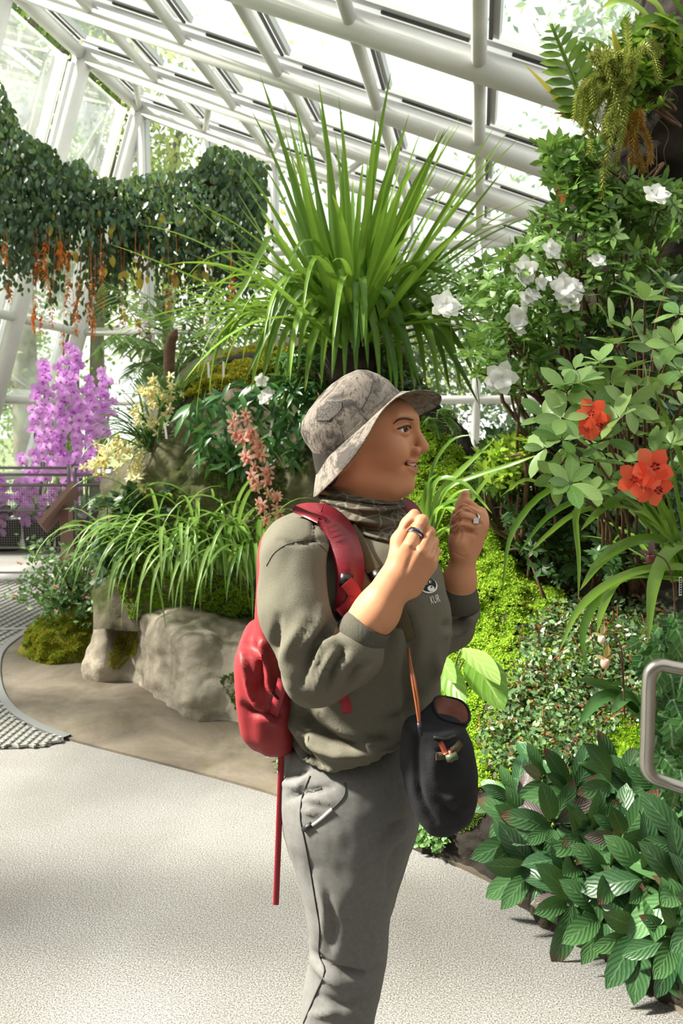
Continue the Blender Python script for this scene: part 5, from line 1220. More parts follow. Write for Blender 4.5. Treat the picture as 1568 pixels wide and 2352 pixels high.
# ---- tall strap-leaved orchid on top of the mound
cb = P(805, 800, 4.2)
big = root('strap_leaf_orchid', 'huge clump of arching bright green strap leaves on top of the mound', 'plant', cb - [0, 0, .08])
part('root_ball', *(lambda VF: (VF[0] * [.15, .11, .15] * (1 + .2 * fbm(VF[0] + 9, 2.5, 4))[:, None] + cb - [0, 0, .06], VF[1]))(ball((0, 0, 0), 1, 20)), 'dark_rock', big)
for i in range(200):
    az = U3(0, 2 * PI); kind = random.random(); b_ = cb + np.array([math.cos(az), math.sin(az), 0]) * U3(.02, .15) + [0, 0, U3(-.02, .06)]
    if kind < .30: pts = bend_leaf(b_, az, U3(1.0, 1.48), U3(.85, 1.28), U3(.1, .7), 12, U3(-.15, .15))
    elif kind < .72: pts = bend_leaf(b_, az, U3(.15, .95), U3(.95, 1.25), U3(.1, 1.1), 12, U3(-.2, .2))
    else: pts = bend_leaf(b_, az, U3(.75, 1.15), U3(.8, 1.15), U3(3.0, 5.0), 14, U3(-.2, .2))
    leaf_part(pts, U3(.032, .048), 'cymb_leaf', big, .22, tip=.55)
for pl, w_ in (([(790, 740), (770, 640), (772, 670), (770, 780), (762, 870)], 20), ([(800, 760), (785, 620), (800, 650), (815, 720), (825, 800)], 20), ([(840, 760), (850, 680), (890, 680), (930, 780), (965, 890)], 24),
               ([(835, 770), (850, 735), (880, 750), (905, 840), (910, 900)], 20), ([(770, 780), (745, 730), (715, 790), (700, 900)], 18), ([(745, 760), (700, 670), (660, 690), (600, 880)], 18), ([(760, 770), (700, 640), (650, 680), (560, 880)], 18),
               ([(880, 760), (950, 720), (990, 780), (1010, 930)], 17), ([(890, 750), (980, 740), (1040, 820), (1100, 930)], 16), ([(780, 780), (640, 560), (600, 580), (540, 690), (440, 770)], 15)):
    px_leaf(pl, 4.05, 3.75, w_, 'cymb_leaf', big, 16, .2, .4)

for k, xt in enumerate(range(575, 1090, 27)):
    xa = 805 + (xt - 805) * U3(.45, .65); px_leaf([(805 + U3(-45, 45), 770), (805 + (xa - 805) * .55, 700 + U3(-20, 20)), (xa, 680 + U3(-25, 35)), (xt + (xa - xt) * .3, 770 + U3(-20, 20)), (xt, 860 + U3(-20, 50))], 4.05, 3.8 + .25 * abs(xt - 805) / 300, U3(16, 23), 'cymb_leaf', big, 16, .2, .4)
# ---- fountain of narrow leaves on the boulder
fo = root('ribbon_grass_orchid', 'fountain of narrow arching pale-edged leaves spilling over the pale boulder', 'plant', P(440, 1330, 4.45))
cents = [(310, 1330, 4.7), (380, 1315, 4.55), (450, 1320, 4.45), (520, 1320, 4.4), (590, 1330, 4.3), (420, 1300, 4.7), (490, 1290, 4.65)]
for i in range(270):
    c = cents[i % len(cents)]; az = U3(0, 2 * PI); b_ = P(*c) + np.array([math.cos(az), math.sin(az), 0]) * U3(0, .07)
    pts = bend_leaf(b_, az if random.random() < .5 else random.choice([-PI / 2, -2.6, -.6]) + U3(-.6, .6), U3(.85, 1.4), U3(.5, .95), U3(3.0, 6.5), 14, U3(-.5, .5)); leaf_part(pts, U3(.017, .026), 'grass_leaf', fo, .25, tip=.4)

# ---- pink orchid spike
ps = root('pink_orchid', 'tall spike of salmon pink orchid flowers rising from the narrow leaves', 'orchid', P(632, 1260, 4.15))
st = spline([P(640, 1262, 4.15), P(622, 1180, 4.1), P(603, 1100, 4.08), P(575, 1020, 4.06), P(548, 955, 4.05)], 30); part('stem', *tube(st, np.linspace(.006, .003, 30), 7), 'brown_stem', ps)
for i in range(38):
    t_ = i / 37; c = st[int(6 + 23 * t_)]; side = 1 if i % 2 else -1; sz = .085 * (1 - .35 * (1 - t_) * .4) * U3(.85, 1.15) * (.75 if t_ > .92 else 1)
    cc = c + Rv * side * U3(.015, .05) + Uv * U3(-.02, .02) - Fv * U3(.0, .05); bloom(FM_CYM_P, cc, TOCAM + Rv * side * U3(0, .9) + Uv * U3(-.3, .3), sz, ps, 'flower', U3(-.5, .5))
# ---- lance-leaved plants hanging over the rock, with white flowers
ln = root('lance_leaf_orchid', 'mat of glossy dark lance-shaped leaves hanging over the mossy mound', 'plant', P(560, 960, 4.5))
LM = tmpl_mesh('leaf', L_LANCE, 'lance_leaf')
qs = sample_poly([(430, 900), (520, 880), (640, 860), (740, 880), (740, 980), (690, 1060), (600, 1060), (500, 1080), (440, 1040), (420, 960)], 270)
for (x, y) in qs:
    d_ = 4.38 + (950 - y) * -.0006 + U3(-.1, .06); a = U3(-2.9, -.2); Y = Rv * math.cos(a) + Uv * math.sin(a) * .8 - Fv * U3(.1, .7); inst('leaf', LM, ln, mat4(basis(Y, -Fv * .7 + Uv * .6 + np.random.normal(size=3) * .3), P(x, y, d_), U3(.09, .15)))
for x, y in ((600, 872), (616, 905), (608, 915)): bloom(FM_WHITE, P(x, y, 4.15), TOCAM + np.random.normal(size=3) * .4, .075, ln, 'flower')
# ---- yellow orchids on the left of the mound
def yellow_orchid(label, base_, leaves, flowers, d):
    r_ = root('yellow_orchid', label, 'orchid', P(*base_, d), 'cream yellow orchids on the mound')
    for i in range(leaves):
        az = U3(0, 2 * PI); leaf_part(bend_leaf(P(*base_, d) + np.random.normal(size=3) * .03, az, U3(.5, 1.3), U3(.28, .5), U3(2, 7), 10), U3(.014, .022), 'dark_strap', r_, .25)
    for (x0, y0, x1, y1, n) in flowers:
        s_ = spline([P(*base_, d), P((base_[0] + x0) / 2, min(base_[1], y0) - 15, d - .08), P(x0, y0, d - .14), P(x1, y1, d - .16)], 20); part('stem', *tube(s_, .004, 6), 'green_stem', r_)
        for i in range(n):
            t_ = i / max(1, n - 1); c = P(x0 + (x1 - x0) * t_, y0 + (y1 - y0) * t_, d - .17) + np.random.normal(size=3) * .032; bloom(FM_CYM_Y, c, TOCAM + np.random.normal(size=3) * .6, U3(.055, .08), r_, 'flower', U3(-1, 1))
yellow_orchid('cream yellow orchid with dark leaves at the top of the mound', (410, 945), 46, [(318, 895, 405, 898, 22), (345, 915, 385, 940, 14), (310, 945, 365, 975, 14)], 4.75)
yellow_orchid('cream yellow orchid drooping at the outer edge of the mound', (350, 1040), 60, [(292, 1020, 210, 1070, 24), (245, 1010, 212, 1092, 20), (305, 1045, 322, 1125, 24), (330, 1055, 310, 1090, 12)], 4.7)
for x, y, a, lb in ((378, 990, .25, 'white plant label leaning beside the yellow orchid leaves'), (478, 850, .1, 'short white plant label on the yellow-green moss top'), (513, 848, 0, 'thin white plant label upright beside the mossy log'), (625, 985, -.3, 'white plant label tilted among dark lance leaves near the hat')):
    V, F = obox(P(x, y - 18, 4.3), P(x + 18 * a, y + 18, 4.3), .012, .002, -Fv); o = part('plant_label', V, F, 'tag_white', None, smooth=False, loc=P(x, y + 18, 4.3)); tag(o, lb, 'label', 'white plant labels on the mound')
# ---- brown stump and mossy logs
sr = root('dead_stump', 'bare brown upright dead branch beside the tree ferns', 'branch', P(388, 905, 5.4)); s_ = spline([P(385, 910, 5.4), P(388, 850, 5.4), P(390, 800, 5.4), P(398, 770, 5.38), P(406, 757, 5.36)], 14)
part('trunk', *tube(s_, np.array([.038] * 3 + [.035] * 5 + [.03] * 3 + [.022, .014, .006]) + .004 * np.random.rand(14), 10), 'brown_stem', sr)
lg = root('mossy_log', 'dark mossy log lying across the top of the mound', 'log', P(540, 845, 5.0)); s_ = spline([P(470, 868, 5.0), P(510, 835, 5.0), P(560, 826, 4.98), P(600, 824, 4.95)], 14); part('log_bark', *tube(s_, .035 + .008 * np.random.rand(14), 10), 'dark_rock', lg)
for i in range(160):
    pass
# ---- tree ferns behind
def frond(root_o, pts, L_pin, n, mat, droopz=.3, name='frond', wfac=.2):
    p_ = spline(np.array(pts), n + 2); T = np.gradient(p_, axis=0); T /= np.linalg.norm(T, axis=1)[:, None]; mb = MB(); mb.add(*tube(p_, np.linspace(.006, .002, n + 2), 5))
    for i in range(2, n + 1):
        t_ = i / n; l = L_pin * math.sin(PI * min(1, .12 + .88 * t_)) ** .7 * (1 if t_ < .95 else .7)
        S = unit(np.cross(T[i], Uv + Fv * .3))
        for s in (-1, 1):
            Y = unit(S * s + T[i] * .35 - Uv * droopz); tv, tf, tu = leaf_shape(l, l * wfac, 3, .25, 0, 1.0, .3); B = basis(Y, Uv + np.random.normal(size=3) * .15); mb.add(tv @ B.T + p_[i], tf, tu)
    return mb.part(name, mat, root_o)
tf_ = root('tree_fern', 'tree fern with pale feathery fronds in front of the glass end wall', 'fern', np.array([*P(400, 900, 7.2)[:2], 0])); c = P(400, 870, 7.2)
part('trunk', *tube(spline([np.array([c[0], c[1], 0]), c - [.02, 0, .4], c], 10), .09, 10), 'brown_stem', tf_)
for pl in ([(400, 870), (360, 800), (300, 780), (210, 800)], [(400, 870), (330, 760), (270, 680), (235, 640)], [(400, 870), (370, 740), (330, 680), (290, 650)], [(400, 870), (440, 760), (470, 690), (500, 640)], [(400, 870), (460, 780), (520, 740), (600, 720)], [(400, 870), (470, 820), (530, 800), (590, 810)],
           [(400, 870), (350, 830), (320, 850), (290, 900)], [(400, 870), (420, 770), (410, 690), (440, 640)], [(400, 870), (500, 760), (560, 700), (640, 690)], [(400, 870), (340, 790), (260, 770), (200, 830)]):
    frond(tf_, [P(x, y, 7.2 + .15 * k * random.choice((-1, 1))) for k, (x, y) in enumerate(pl)], .30, 26, 'fern_leaf', .35)
# ---- purple moth orchids behind the fence
def moth(label, spikes, d):
    x0 = np.mean([s_[0][0] for s_ in spikes]); g_ = np.array([*P(x0, 1250, d)[:2], 0.0]); r_ = root('moth_orchid', label, 'orchid', g_, 'purple moth orchids behind the fence')
    part('pot', *(lambda b: (b, [(j, (j + 1) % 16, 16 + (j + 1) % 16, 16 + j) for j in range(16)] + [tuple(range(16, 32))]))(np.array([[g_[0] + r * math.cos(a), g_[1] + r * math.sin(a), z] for r, z in ((.16, 0), (.2, .35)) for a in np.linspace(0, 2 * PI, 16, endpoint=False)])), 'dark_pot', r_)
    for k in range(14): az = U3(0, 2 * PI); leaf_part(bend_leaf(g_ + [0, 0, .35], az, U3(.2, 1.0), U3(.3, .5), 2.5, 6), .11, 'dark_strap', r_, .1)
    for (xa, ya), (xb, yb), n in spikes:
        s_ = spline([g_ + [0, 0, .35], P(xa + 6, (ya + yb) / 2, d + .1), P(xa, ya, d), P(xb, yb, d - .12)], 24); part('stem', *tube(s_, .008, 6), 'orchid_stem', r_)
        for i in range(n):
            t_ = i / (n - 1); x = xa + (xb - xa) * t_; y = ya + (yb - ya) * t_; c = P(x + U3(-13, 13), y + U3(-4, 4), d - .1 - U3(0, .1)); bloom(FM_PHAL, c, TOCAM * 1.0 - Fv * .2 + Rv * U3(-.5, .5) - Uv * U3(-.1, .3), U3(.13, .165), r_, 'flower', U3(-.2, .2))
moth('tallest purple moth orchid with a pointed tower of cascading flowers', [((165, 795), (140, 1040), 20), ((172, 800), (185, 1060), 20), ((140, 830), (150, 1120), 20), ((165, 880), (175, 1180), 16)], 9.7)
moth('purple moth orchid with flowers hanging behind the fence rails', [((95, 835), (78, 1010), 14), ((105, 850), (100, 1050), 14), ((115, 940), (115, 1150), 14), ((80, 1040), (95, 1190), 11), ((60, 1050), (62, 1165), 9)], 9.6)
moth('purple moth orchid standing between the tall tower and the glass post', [((200, 870), (195, 1060), 13), ((205, 900), (215, 1100), 13), ((190, 1050), (150, 1190), 11)], 9.9)
moth('paler purple moth orchid with two short full spikes near the glass wall', [((236, 855), (232, 1000), 12), ((244, 880), (250, 1010), 10), ((225, 900), (215, 1010), 8)], 10.3)
moth('low purple moth orchid whose flowers trail down to the path edge', [((5, 1095), (8, 1225), 12), ((-8, 1110), (2, 1190), 8), ((40, 1110), (60, 1200), 10)], 9.5)
# ---- fence and sign
fy = 9.25; fe = root('fence', 'dark grey metal railing with wire mesh in front of the purple orchids', 'fence', np.array([*P(100, 1200, fy)[:2], 0]))
def fp(x, z, d=fy): q = P(x, 1200, d); return np.array([q[0], q[1], z])
xs_ = (-70, 162, 176, 262)
for x in xs_: part('post', *tube([fp(x, 0), fp(x, 1.0)], .022, 8), 'fence_grey', fe)
for z, a, b in ((1.0, -70, 162), (.92, -70, 162), (.80, -70, 262), (.50, -70, 262), (.06, -70, 262), (1.0, 176, 262), (.92, 176, 262)): part('rail', *tube([fp(a, z), fp(b, z)], .016, 8), 'fence_grey', fe)
mb = MB()
for k in range(26): mb.add(*obox(fp(-70, .08 + k * .028, fy + .01), fp(262, .08 + k * .028, fy + .01), .004, .004))
for k in range(60): x = -70 + k * 5.6; mb.add(*obox(fp(x, .08, fy + .01), fp(x, .80, fy + .01), .004, .004, (1, 0, 0)))
mb.part('wire_mesh', 'fence_grey', fe, smooth=False, kind='stuff')
sg = root('lectern_sign', 'tilted brown information board on a post beside the railing', 'sign', np.array([*P(150, 1290, 8.6)[:2], 0])); a_, b_ = P(98, 1212, 8.5), P(175, 1122, 8.7)
part('board', *obox(a_, b_, .55, .05, np.cross(unit(b_ - a_), Fv)), 'sign_brown', sg, smooth=False); part('post', *obox(np.array([*P(152, 1200, 8.62)[:2], 0]), P(152, 1165, 8.62), .1, .1, (0, 1, 0)), 'sign_brown', sg, smooth=False)
# ---- small pink-flowered shrub on the moss hummock
sh = root('pink_fuchsia_shrub', 'small leafy shrub with tiny pink flowers above the moss hummock', 'shrub', PZ(165, 1480) + [0, .1, .1]); cents = []
for k in range(34):
    x, y = sample_poly([(95, 1300), (150, 1270), (230, 1260), (265, 1310), (255, 1400), (200, 1440), (120, 1430), (85, 1390)], 1)[0]; e = P(x, y, 5.15 + U3(-.25, .25)); s_ = spline([WL[sh.name], (WL[sh.name] + e) / 2 + [0, 0, .05], e], 8); part('stem', *tube(s_, np.linspace(.008, .003, 8), 5), 'red_stem', sh); cents += list(s_[4:]) + [e]
for q in ([(200, 1420), (192, 1300), (185, 1180)], [(110, 1330), (80, 1340), (40, 1362)], [(120, 1300), (90, 1280), (70, 1260)]):
    s_ = spline([P(x, y, 5.0) for x, y in q], 12); part('stem', *tube(s_, .004, 5), 'red_stem', sh); cents += list(s_)
cents = np.array(cents); cents = np.repeat(cents, 9, 0) + np.random.normal(size=(len(cents) * 9, 3)) * .045; n = len(cents); stuff_leaves('leaves', cents, np.random.normal(size=(n, 3)) + [0, 0, .1], np.random.normal(size=(n, 3)) * .5 + [0, -.4, 1], .042, L_OVAL, 'shrub_leaf', sh)
for x, y in ((42, 1292), (48, 1294), (215, 1320), (126, 1345), (130, 1350), (128, 1402), (232, 1362), (245, 1362), (225, 1375), (200, 1372), (32, 1370)): bloom(FM_CYM_P, P(x, y, 4.75), TOCAM - Uv, .035, sh, 'flower')
# ---- hanging vine over the arch with orange racemes
vi = root('hanging_vine', 'dense dark green climbing vine draped along the glasshouse frame', 'vine', np.array([*P(-40, 1200, 8.0)[:2], 0]))
VP = [(-60, 150), (0, 180), (45, 290), (110, 330), (145, 370), (190, 360), (215, 400), (280, 410), (350, 395), (450, 385), (480, 330), (560, 345), (610, 375), (610, 470), (590, 600), (520, 640), (470, 560), (400, 540), (330, 530), (290, 530), (230, 500), (150, 530), (90, 540), (40, 540), (-60, 520)]
top_ = spline([P(x, y, 8.0) for x, y in ((-40, 250), (40, 360), (130, 420), (250, 440), (400, 430), (600, 400))], 40); part('main_stem', *tube(top_, .05, 8), 'brown_stem', vi)
part('main_stem', *tube(spline([np.array([*P(-40, 1200, 8.0)[:2], 0]), P(-35, 800, 8.0), P(-30, 480, 8.0), P(40, 380, 8.0)], 20), .06, 8), 'brown_stem', vi)
q = sample_poly(VP, 9500); d_ = 8.0 + np.random.normal(size=len(q)) * .22; pts = np.array([P(x, y, d) for (x, y), d in zip(q, d_)])
Y = np.random.normal(size=(len(q), 3)) * .45 + [0, 0, -1]; Z = np.random.normal(size=(len(q), 3)) * .4 + TOCAM; stuff_leaves('leaves', pts, Y, Z, .068, L_OVAL, 'vine_leaf', vi)
hang = []
for k in range(95):
    x = U3(-20, 600); y0 = U3(480, 560) if x < 420 else U3(480, 600); ln_ = U3(30, 190) * (1 if x > 100 else .6); d = 7.9 + U3(-.2, .2); s_ = np.array([P(x + 4 * math.sin(t_ * 5), y0 + ln_ * t_, d) for t_ in np.linspace(0, 1, 8)]); part('tendril', *tube(s_, .004, 4), 'brown_stem', vi)
    for p_ in s_: hang += [p_ + np.random.normal(size=3) * .05 for _ in range(5)]
hang = np.array(hang); n = len(hang); stuff_leaves('leaves', hang, np.random.normal(size=(n, 3)) * .4 + [0, 0, -1], np.random.normal(size=(n, 3)) * .4 + TOCAM, .066, L_OVAL, 'vine_leaf', vi)
q = sample_poly([(40, 480), (600, 480), (560, 640), (250, 640)], 46); pts = np.array([P(x, y, 7.75) for x, y in q]); stuff_leaves('yellow_leaves', pts, np.random.normal(size=(46, 3)) * .3 + [0, 0, -1], np.tile(TOCAM, (46, 1)), .1, L_OVAL, 'vine_yellow', vi)
FT = leaf_shape(1, .6, 2, .5, .3)
for k in range(40):
    x = random.choice([U3(0, 230), U3(0, 260), U3(60, 600)]); y0 = U3(520, 600); ln_ = U3(60, 230); d = 7.6 + U3(-.15, .15); mb = MB(); s_ = np.array([P(x + 3 * math.sin(t_ * 4 + k), y0 + ln_ * t_, d) for t_ in np.linspace(0, 1, 10)]); mb.add(*tube(s_, .002, 4))
    for t_ in np.linspace(1 - 45 / ln_, 1, 9):
        c = s_[int(t_ * 9)] + (s_[-1] - s_[0]) * (t_ - int(t_ * 9) / 9)
        for s in (-1, 1): B = basis(Rv * s + np.random.normal(size=3) * .5 - Uv * .5, Uv); mb.add(FT[0] @ B.T * U3(.03, .06) + c, FT[1], FT[2])
    mb.part('raceme', 'orange_floret', vi)
# =================================================================== RIGHT-HAND PLANTS
random.seed(31); np.random.seed(31)
def bpt(x, y):
    """nearest point of the bank surface that shows at a pixel"""
    q = BPX - [x, y]; i = np.argmin((q ** 2).sum(1)); return GBf[i]
GBf = GB[2:-12].reshape(-1, 3); BPX = to_px(GBf)
# ---- broad dark leaves spilling over the edge of the path
leafmat('purple_leaf', '4a3c40', '746660', .1, .4, veins=('a89aa0', .4))
CL = [(1185, 1850), (1240, 1810), (1310, 1830), (1400, 1830), (1480, 1850), (1550, 1840), (1195, 1925), (1265, 1905), (1345, 1920), (1430, 1930), (1510, 1930), (1570, 1960), (1225, 1990), (1300, 2000), (1385, 2020), (1470, 2030), (1550, 2060), (1300, 2075), (1370, 2110), (1455, 2130), (1535, 2160), (1590, 2130)]
LBm = tmpl_mesh('leaf', L_BROAD, 'broad_leaf'); LBm2 = tmpl_mesh('leaf', leaf_shape(1, .42, 8, .45, .25, .5, .6), 'broad_leaf'); LBp = tmpl_mesh('leaf', L_BROAD, 'purple_leaf')
gb = root('broadleaf_bed_plant', 'bushy mass of dark green broad veined leaves spilling onto the path edge', 'plant', PZ(1400, 2200) + [0.1, .2, .0])
stc = []
for (x, y) in CL:
    c = bpt(x, y); ax = unit(TOCAM * .75 + Uv * .75 + Rv * U3(-.3, .2) + np.random.normal(size=3) * .15); c = c + ax * .05
    s_ = spline([c - ax * .12, c], 4); part('stem', *tube(s_, .008, 6), 'green_stem', gb)
    n = 13; B = basis(np.cross(ax, [.3, .5, .2]), ax)
    for i in range(n):
        th = i * 2.4 + U3(-.3, .3); e = U3(.0, .8) if i % 3 else U3(.7, 1.2); r = B[:, 0] * math.cos(th) + B[:, 1] * math.sin(th); Y = r * math.cos(e) + ax * math.sin(e) - Uv * .25
        inst('leaf', (LBp if random.random() < .035 else random.choice((LBm, LBm2))), gb, mat4(basis(Y, ax * math.cos(e) - r * math.sin(e) + np.random.normal(size=3) * .15), c + r * .012, U3(.10, .165)))
# ---- creeping small-leaved groundcover
gc_ = root('creeping_begonia', 'low creeping groundcover with tiny bronze-green leaves and red stems', 'groundcover', bpt(1300, 1600))
q = sample_poly([(1090, 1760), (1130, 1660), (1190, 1560), (1200, 1440), (1300, 1385), (1440, 1370), (1540, 1400), (1500, 1520), (1480, 1650), (1400, 1680), (1360, 1790), (1280, 1790), (1180, 1770)], 5200)
tree_i = [np.argmin(((BPX - p_) ** 2).sum(1)) for p_ in q]; pts = GBf[tree_i] + np.random.normal(size=(len(q), 3)) * .022 + (TOCAM * .03 + Uv * .03)
n = len(q); stuff_leaves('leaves', pts[:4400], np.random.normal(size=(4400, 3)) + [0, -.2, -.2], np.random.normal(size=(4400, 3)) * .5 + TOCAM * .6 + Uv * .8, .024, L_OVAL, 'begonia_leaf', gc_)
stuff_leaves('red_leaves', pts[4400:], np.random.normal(size=(n - 4400, 3)), np.random.normal(size=(n - 4400, 3)) * .5 + TOCAM * .6 + Uv * .8, .022, L_OVAL, 'begonia_red', gc_)
for k in range(46):
    c = pts[random.randrange(n)]; az = U3(0, 6.28); part('stem', *tube(bend_leaf(c - [0, 0, .02], az, U3(.5, 1.4), U3(.08, .16), 2, 6), .0016, 4), 'red_stem', gc_)
# ---- two pale ribbed leaves (and a third) at the foot of the moss
ho = root('ribbed_leaf_plant', 'three broad pale green ribbed leaves standing in the moss', 'plant', P(1040, 1640, 2.62))
for (xa, ya, xb, yb, wpx, nh_) in ((1078, 1500, 1158, 1622, 96, (.15, -.8, .6)), (1062, 1488, 1150, 1560, 70, (.3, -.5, .9)), (1018, 1525, 1062, 1615, 62, (-.2, -.9, .5)), (1012, 1510, 1040, 1560, 40, (-.3, -.7, .6))):
    a_, b_ = P(xa, ya, 2.45), P(xb, yb, 2.30); L = np.linalg.norm(b_ - a_); tv, tf, tu = leaf_shape(1, wpx / px_m(2.35) / L, 10, .12, .22, .7, .42); B = basis(b_ - a_, np.array(nh_)); part('leaf', tv * L @ B.T + a_, tf, 'hosta_leaf', ho, uv=tu)
    part('stalk', *tube(spline([P(1040, 1640, 2.62), P((xa + 1030) / 2, ya + 40, 2.55), a_], 8), .004, 6), 'green_stem', ho)
# ---- strap leaves beside the face
fa = root('young_strap_orchid', 'young orchid with bright strap leaves beside the face on the moss', 'plant', P(985, 1250, 2.75))
for pl, w_ in (([(985, 1230), (1005, 1140), (1050, 1090), (1132, 1012)], 15), ([(985, 1230), (1020, 1130), (1090, 1095), (1180, 1066), (1235, 1045)], 13), ([(980, 1230), (985, 1150), (1010, 1100), (1060, 1108), (1100, 1140)], 13), ([(990, 1230), (1010, 1170), (1050, 1150), (1080, 1165)], 12),
               ([(985, 1235), (1000, 1180), (1025, 1165), (1050, 1190), (1040, 1230)], 16), ([(975, 1230), (960, 1180), (955, 1150), (950, 1120)], 12), ([(980, 1230), (985, 1120), (1000, 1060), (1040, 1010), (1090, 998)], 9), ([(990, 1235), (1030, 1150), (1080, 1130), (1130, 1180)], 11), ([(985, 1235), (970, 1170), (985, 1110), (1010, 1085)], 12), ([(990, 1240), (1020, 1215), (1035, 1230), (1040, 1260)], 10), ([(1000, 1240), (1060, 1180), (1120, 1100), (1160, 1080)], 10)):
    px_leaf(pl, 2.72, 2.5, w_, 'cymb_leaf', fa, 14)
# ---- large strap orchid reaching in from the right
zr = lambda l: [(1150 + x / 3.75, 1100 + y / 3.75) for x, y in l]
ro = root('arching_strap_orchid', 'arching strap-leaved orchid with long leaves hanging over the groundcover', 'plant', P(1570, 1330, 2.35))
for pl, w_ in (([(1600, 900), (1300, 300), (1050, 80), (830, 40), (520, 60), (300, 180), (130, 400), (50, 620), (10, 1000)], 15), ([(1600, 900), (1200, 320), (930, 235), (640, 300), (400, 480), (220, 665)], 13), ([(1600, 850), (1250, 300), (930, 180), (700, 180), (500, 260), (330, 400), (150, 650)], 14), ([(1600, 800), (1400, 250), (1170, 105), (1000, 170), (800, 320), (690, 445)], 19),
               ([(1580, 700), (1200, 150), (1000, 40), (840, 50), (700, 180), (640, 350), (670, 700), (665, 1060)], 15), ([(1700, 640), (1550, 560), (1250, 520), (1000, 600), (830, 740), (680, 960)], 26), ([(1750, 800), (1560, 760), (1200, 790), (900, 920), (650, 1150), (500, 1490)], 20), ([(1700, 850), (1300, 820), (1000, 880), (800, 1080), (700, 1350), (740, 1650)], 20),
               ([(1700, 900), (1300, 830), (1050, 850), (940, 960), (860, 1150), (830, 1320)], 20), ([(1750, 600), (1560, 560), (1400, 680), (1300, 950), (1270, 1390)], 30), ([(1600, 900), (1450, 500), (1300, 100), (1200, -150)], 16), ([(1650, 900), (1560, 400), (1480, 0), (1450, -300)], 16), ([(1600, 900), (1350, 400), (1100, 180), (900, 100), (400, 60), (200, 10), (0, 150)], 12), ([(1620, 900), (1500, 450), (1420, 150), (1360, 60)], 17), ([(1640, 900), (1400, 480), (1240, 320), (1150, 280)], 16), ([(1640, 850), (1480, 560), (1250, 350), (1080, 250)], 14), ([(1700, 800), (1620, 300), (1560, -100), (1380, -600), (1250, -900)], 18)):
    px_leaf(zr(pl), 2.36, 2.12, w_, 'cymb_leaf', ro, 18)
for k in range(26): leaf_part(bend_leaf(P(1575, 1335, 2.4) + np.random.normal(size=3) * .03, U3(0, 6.28), U3(.6, 1.4), U3(.3, .6), U3(1, 4), 10), U3(.014, .022), 'cymb_leaf', ro)
# ---- slipper orchids
def slipper(label, c, d, pouch, sep, scale, stem):
    r_ = root('slipper_orchid', label, 'orchid', P(*stem[-1], d)); cw = P(*c, d)
    part('stem', *tube(spline([P(*q, d) for q in stem], 12), .0022, 6), 'brown_stem', r_)
    V, F = ball((0, 0, 0), 1, 16); V = V * [.85, .9, 1.1]; top = V[:, 2] > .75; V[top, 2] = .75 - (V[top, 2] - .75) * 1.5; part('pouch', (V * scale) @ np.stack([Rv, Fv, Uv]) + cw, F, pouch, r_)
    for a, L, W in ((0.35, 2.6, 1.3), (1.5, 2.0, .7), (-1.3, 1.8, .7)):
        tv, tf, tu = leaf_shape(L * scale, W * scale, 6, .2, .3); Y = Uv * math.cos(a) + Rv * math.sin(a) + Fv * .1; part('petal', tv @ basis(Y, -Fv).T + cw + Uv * scale * .8 + Fv * .006, tf, sep, r_, uv=tu)
leafmat('slip_cream', 'c8b060', 'dcc890', .3, .5); leafmat('slip_dark', '5c3040', '9a7080', .25, .4); plain('pouch_pink', 'd8a498', .4, c2='e0b8a8', scale=20); plain('pouch_lilac', 'd4b8c8', .4, c2='e8d8c0', scale=20); plain('pouch_maroon', '4a1c24', .3, c2='6a2c30', scale=40)
slipper('pink slipper orchid bloom, lower of two on one dark stalk', (1389, 1523), 2.12, 'pouch_pink', 'slip_cream', .0150, [(1392, 1510), (1420, 1500), (1430, 1560), (1435, 1650)])
slipper('lilac and cream slipper orchid bloom, upper of two', (1381, 1468), 2.12, 'pouch_lilac', 'slip_cream', .0120, [(1386, 1455), (1410, 1460), (1428, 1500), (1434, 1640)])
slipper('dark maroon slipper orchid bloom among strap leaves', (1492, 1282), 2.10, 'pouch_maroon', 'slip_dark', .0150, [(1500, 1270), (1530, 1290), (1545, 1340), (1550, 1420)])
dl = root('strap_leaf_seedling', 'small plant with three drooping wide leaves by the handrail', 'plant', P(1470, 1650, 2.2))
for pl, w_ in (([(1470, 1650), (1420, 1600), (1370, 1610), (1325, 1670)], 30), ([(1470, 1640), (1400, 1580), (1360, 1570), (1330, 1560)], 24), ([(1475, 1640), (1440, 1590), (1420, 1570), (1400, 1575)], 16), ([(1480, 1630), (1440, 1600), (1400, 1640)], 26)): px_leaf(pl, 2.2, 2.08, w_, 'lance_leaf', dl, 10)
V, F = obox(P(1562, 1325, 2.15), P(1562, 1368, 2.15), .007, .002, -Fv); o = part('plant_tag', V, F, 'tag_white', None, smooth=False, loc=P(1562, 1368, 2.15)); tag(o, 'thin black and white plant tag among the arching strap leaves', 'label')
for k in range(7): part('print_mark', *obox(P(1562, 1328 + k * 5.5, 2.149), P(1562, 1331 + k * 5.5, 2.149), .005, .003, -Fv), 'badge_black', o, smooth=False)
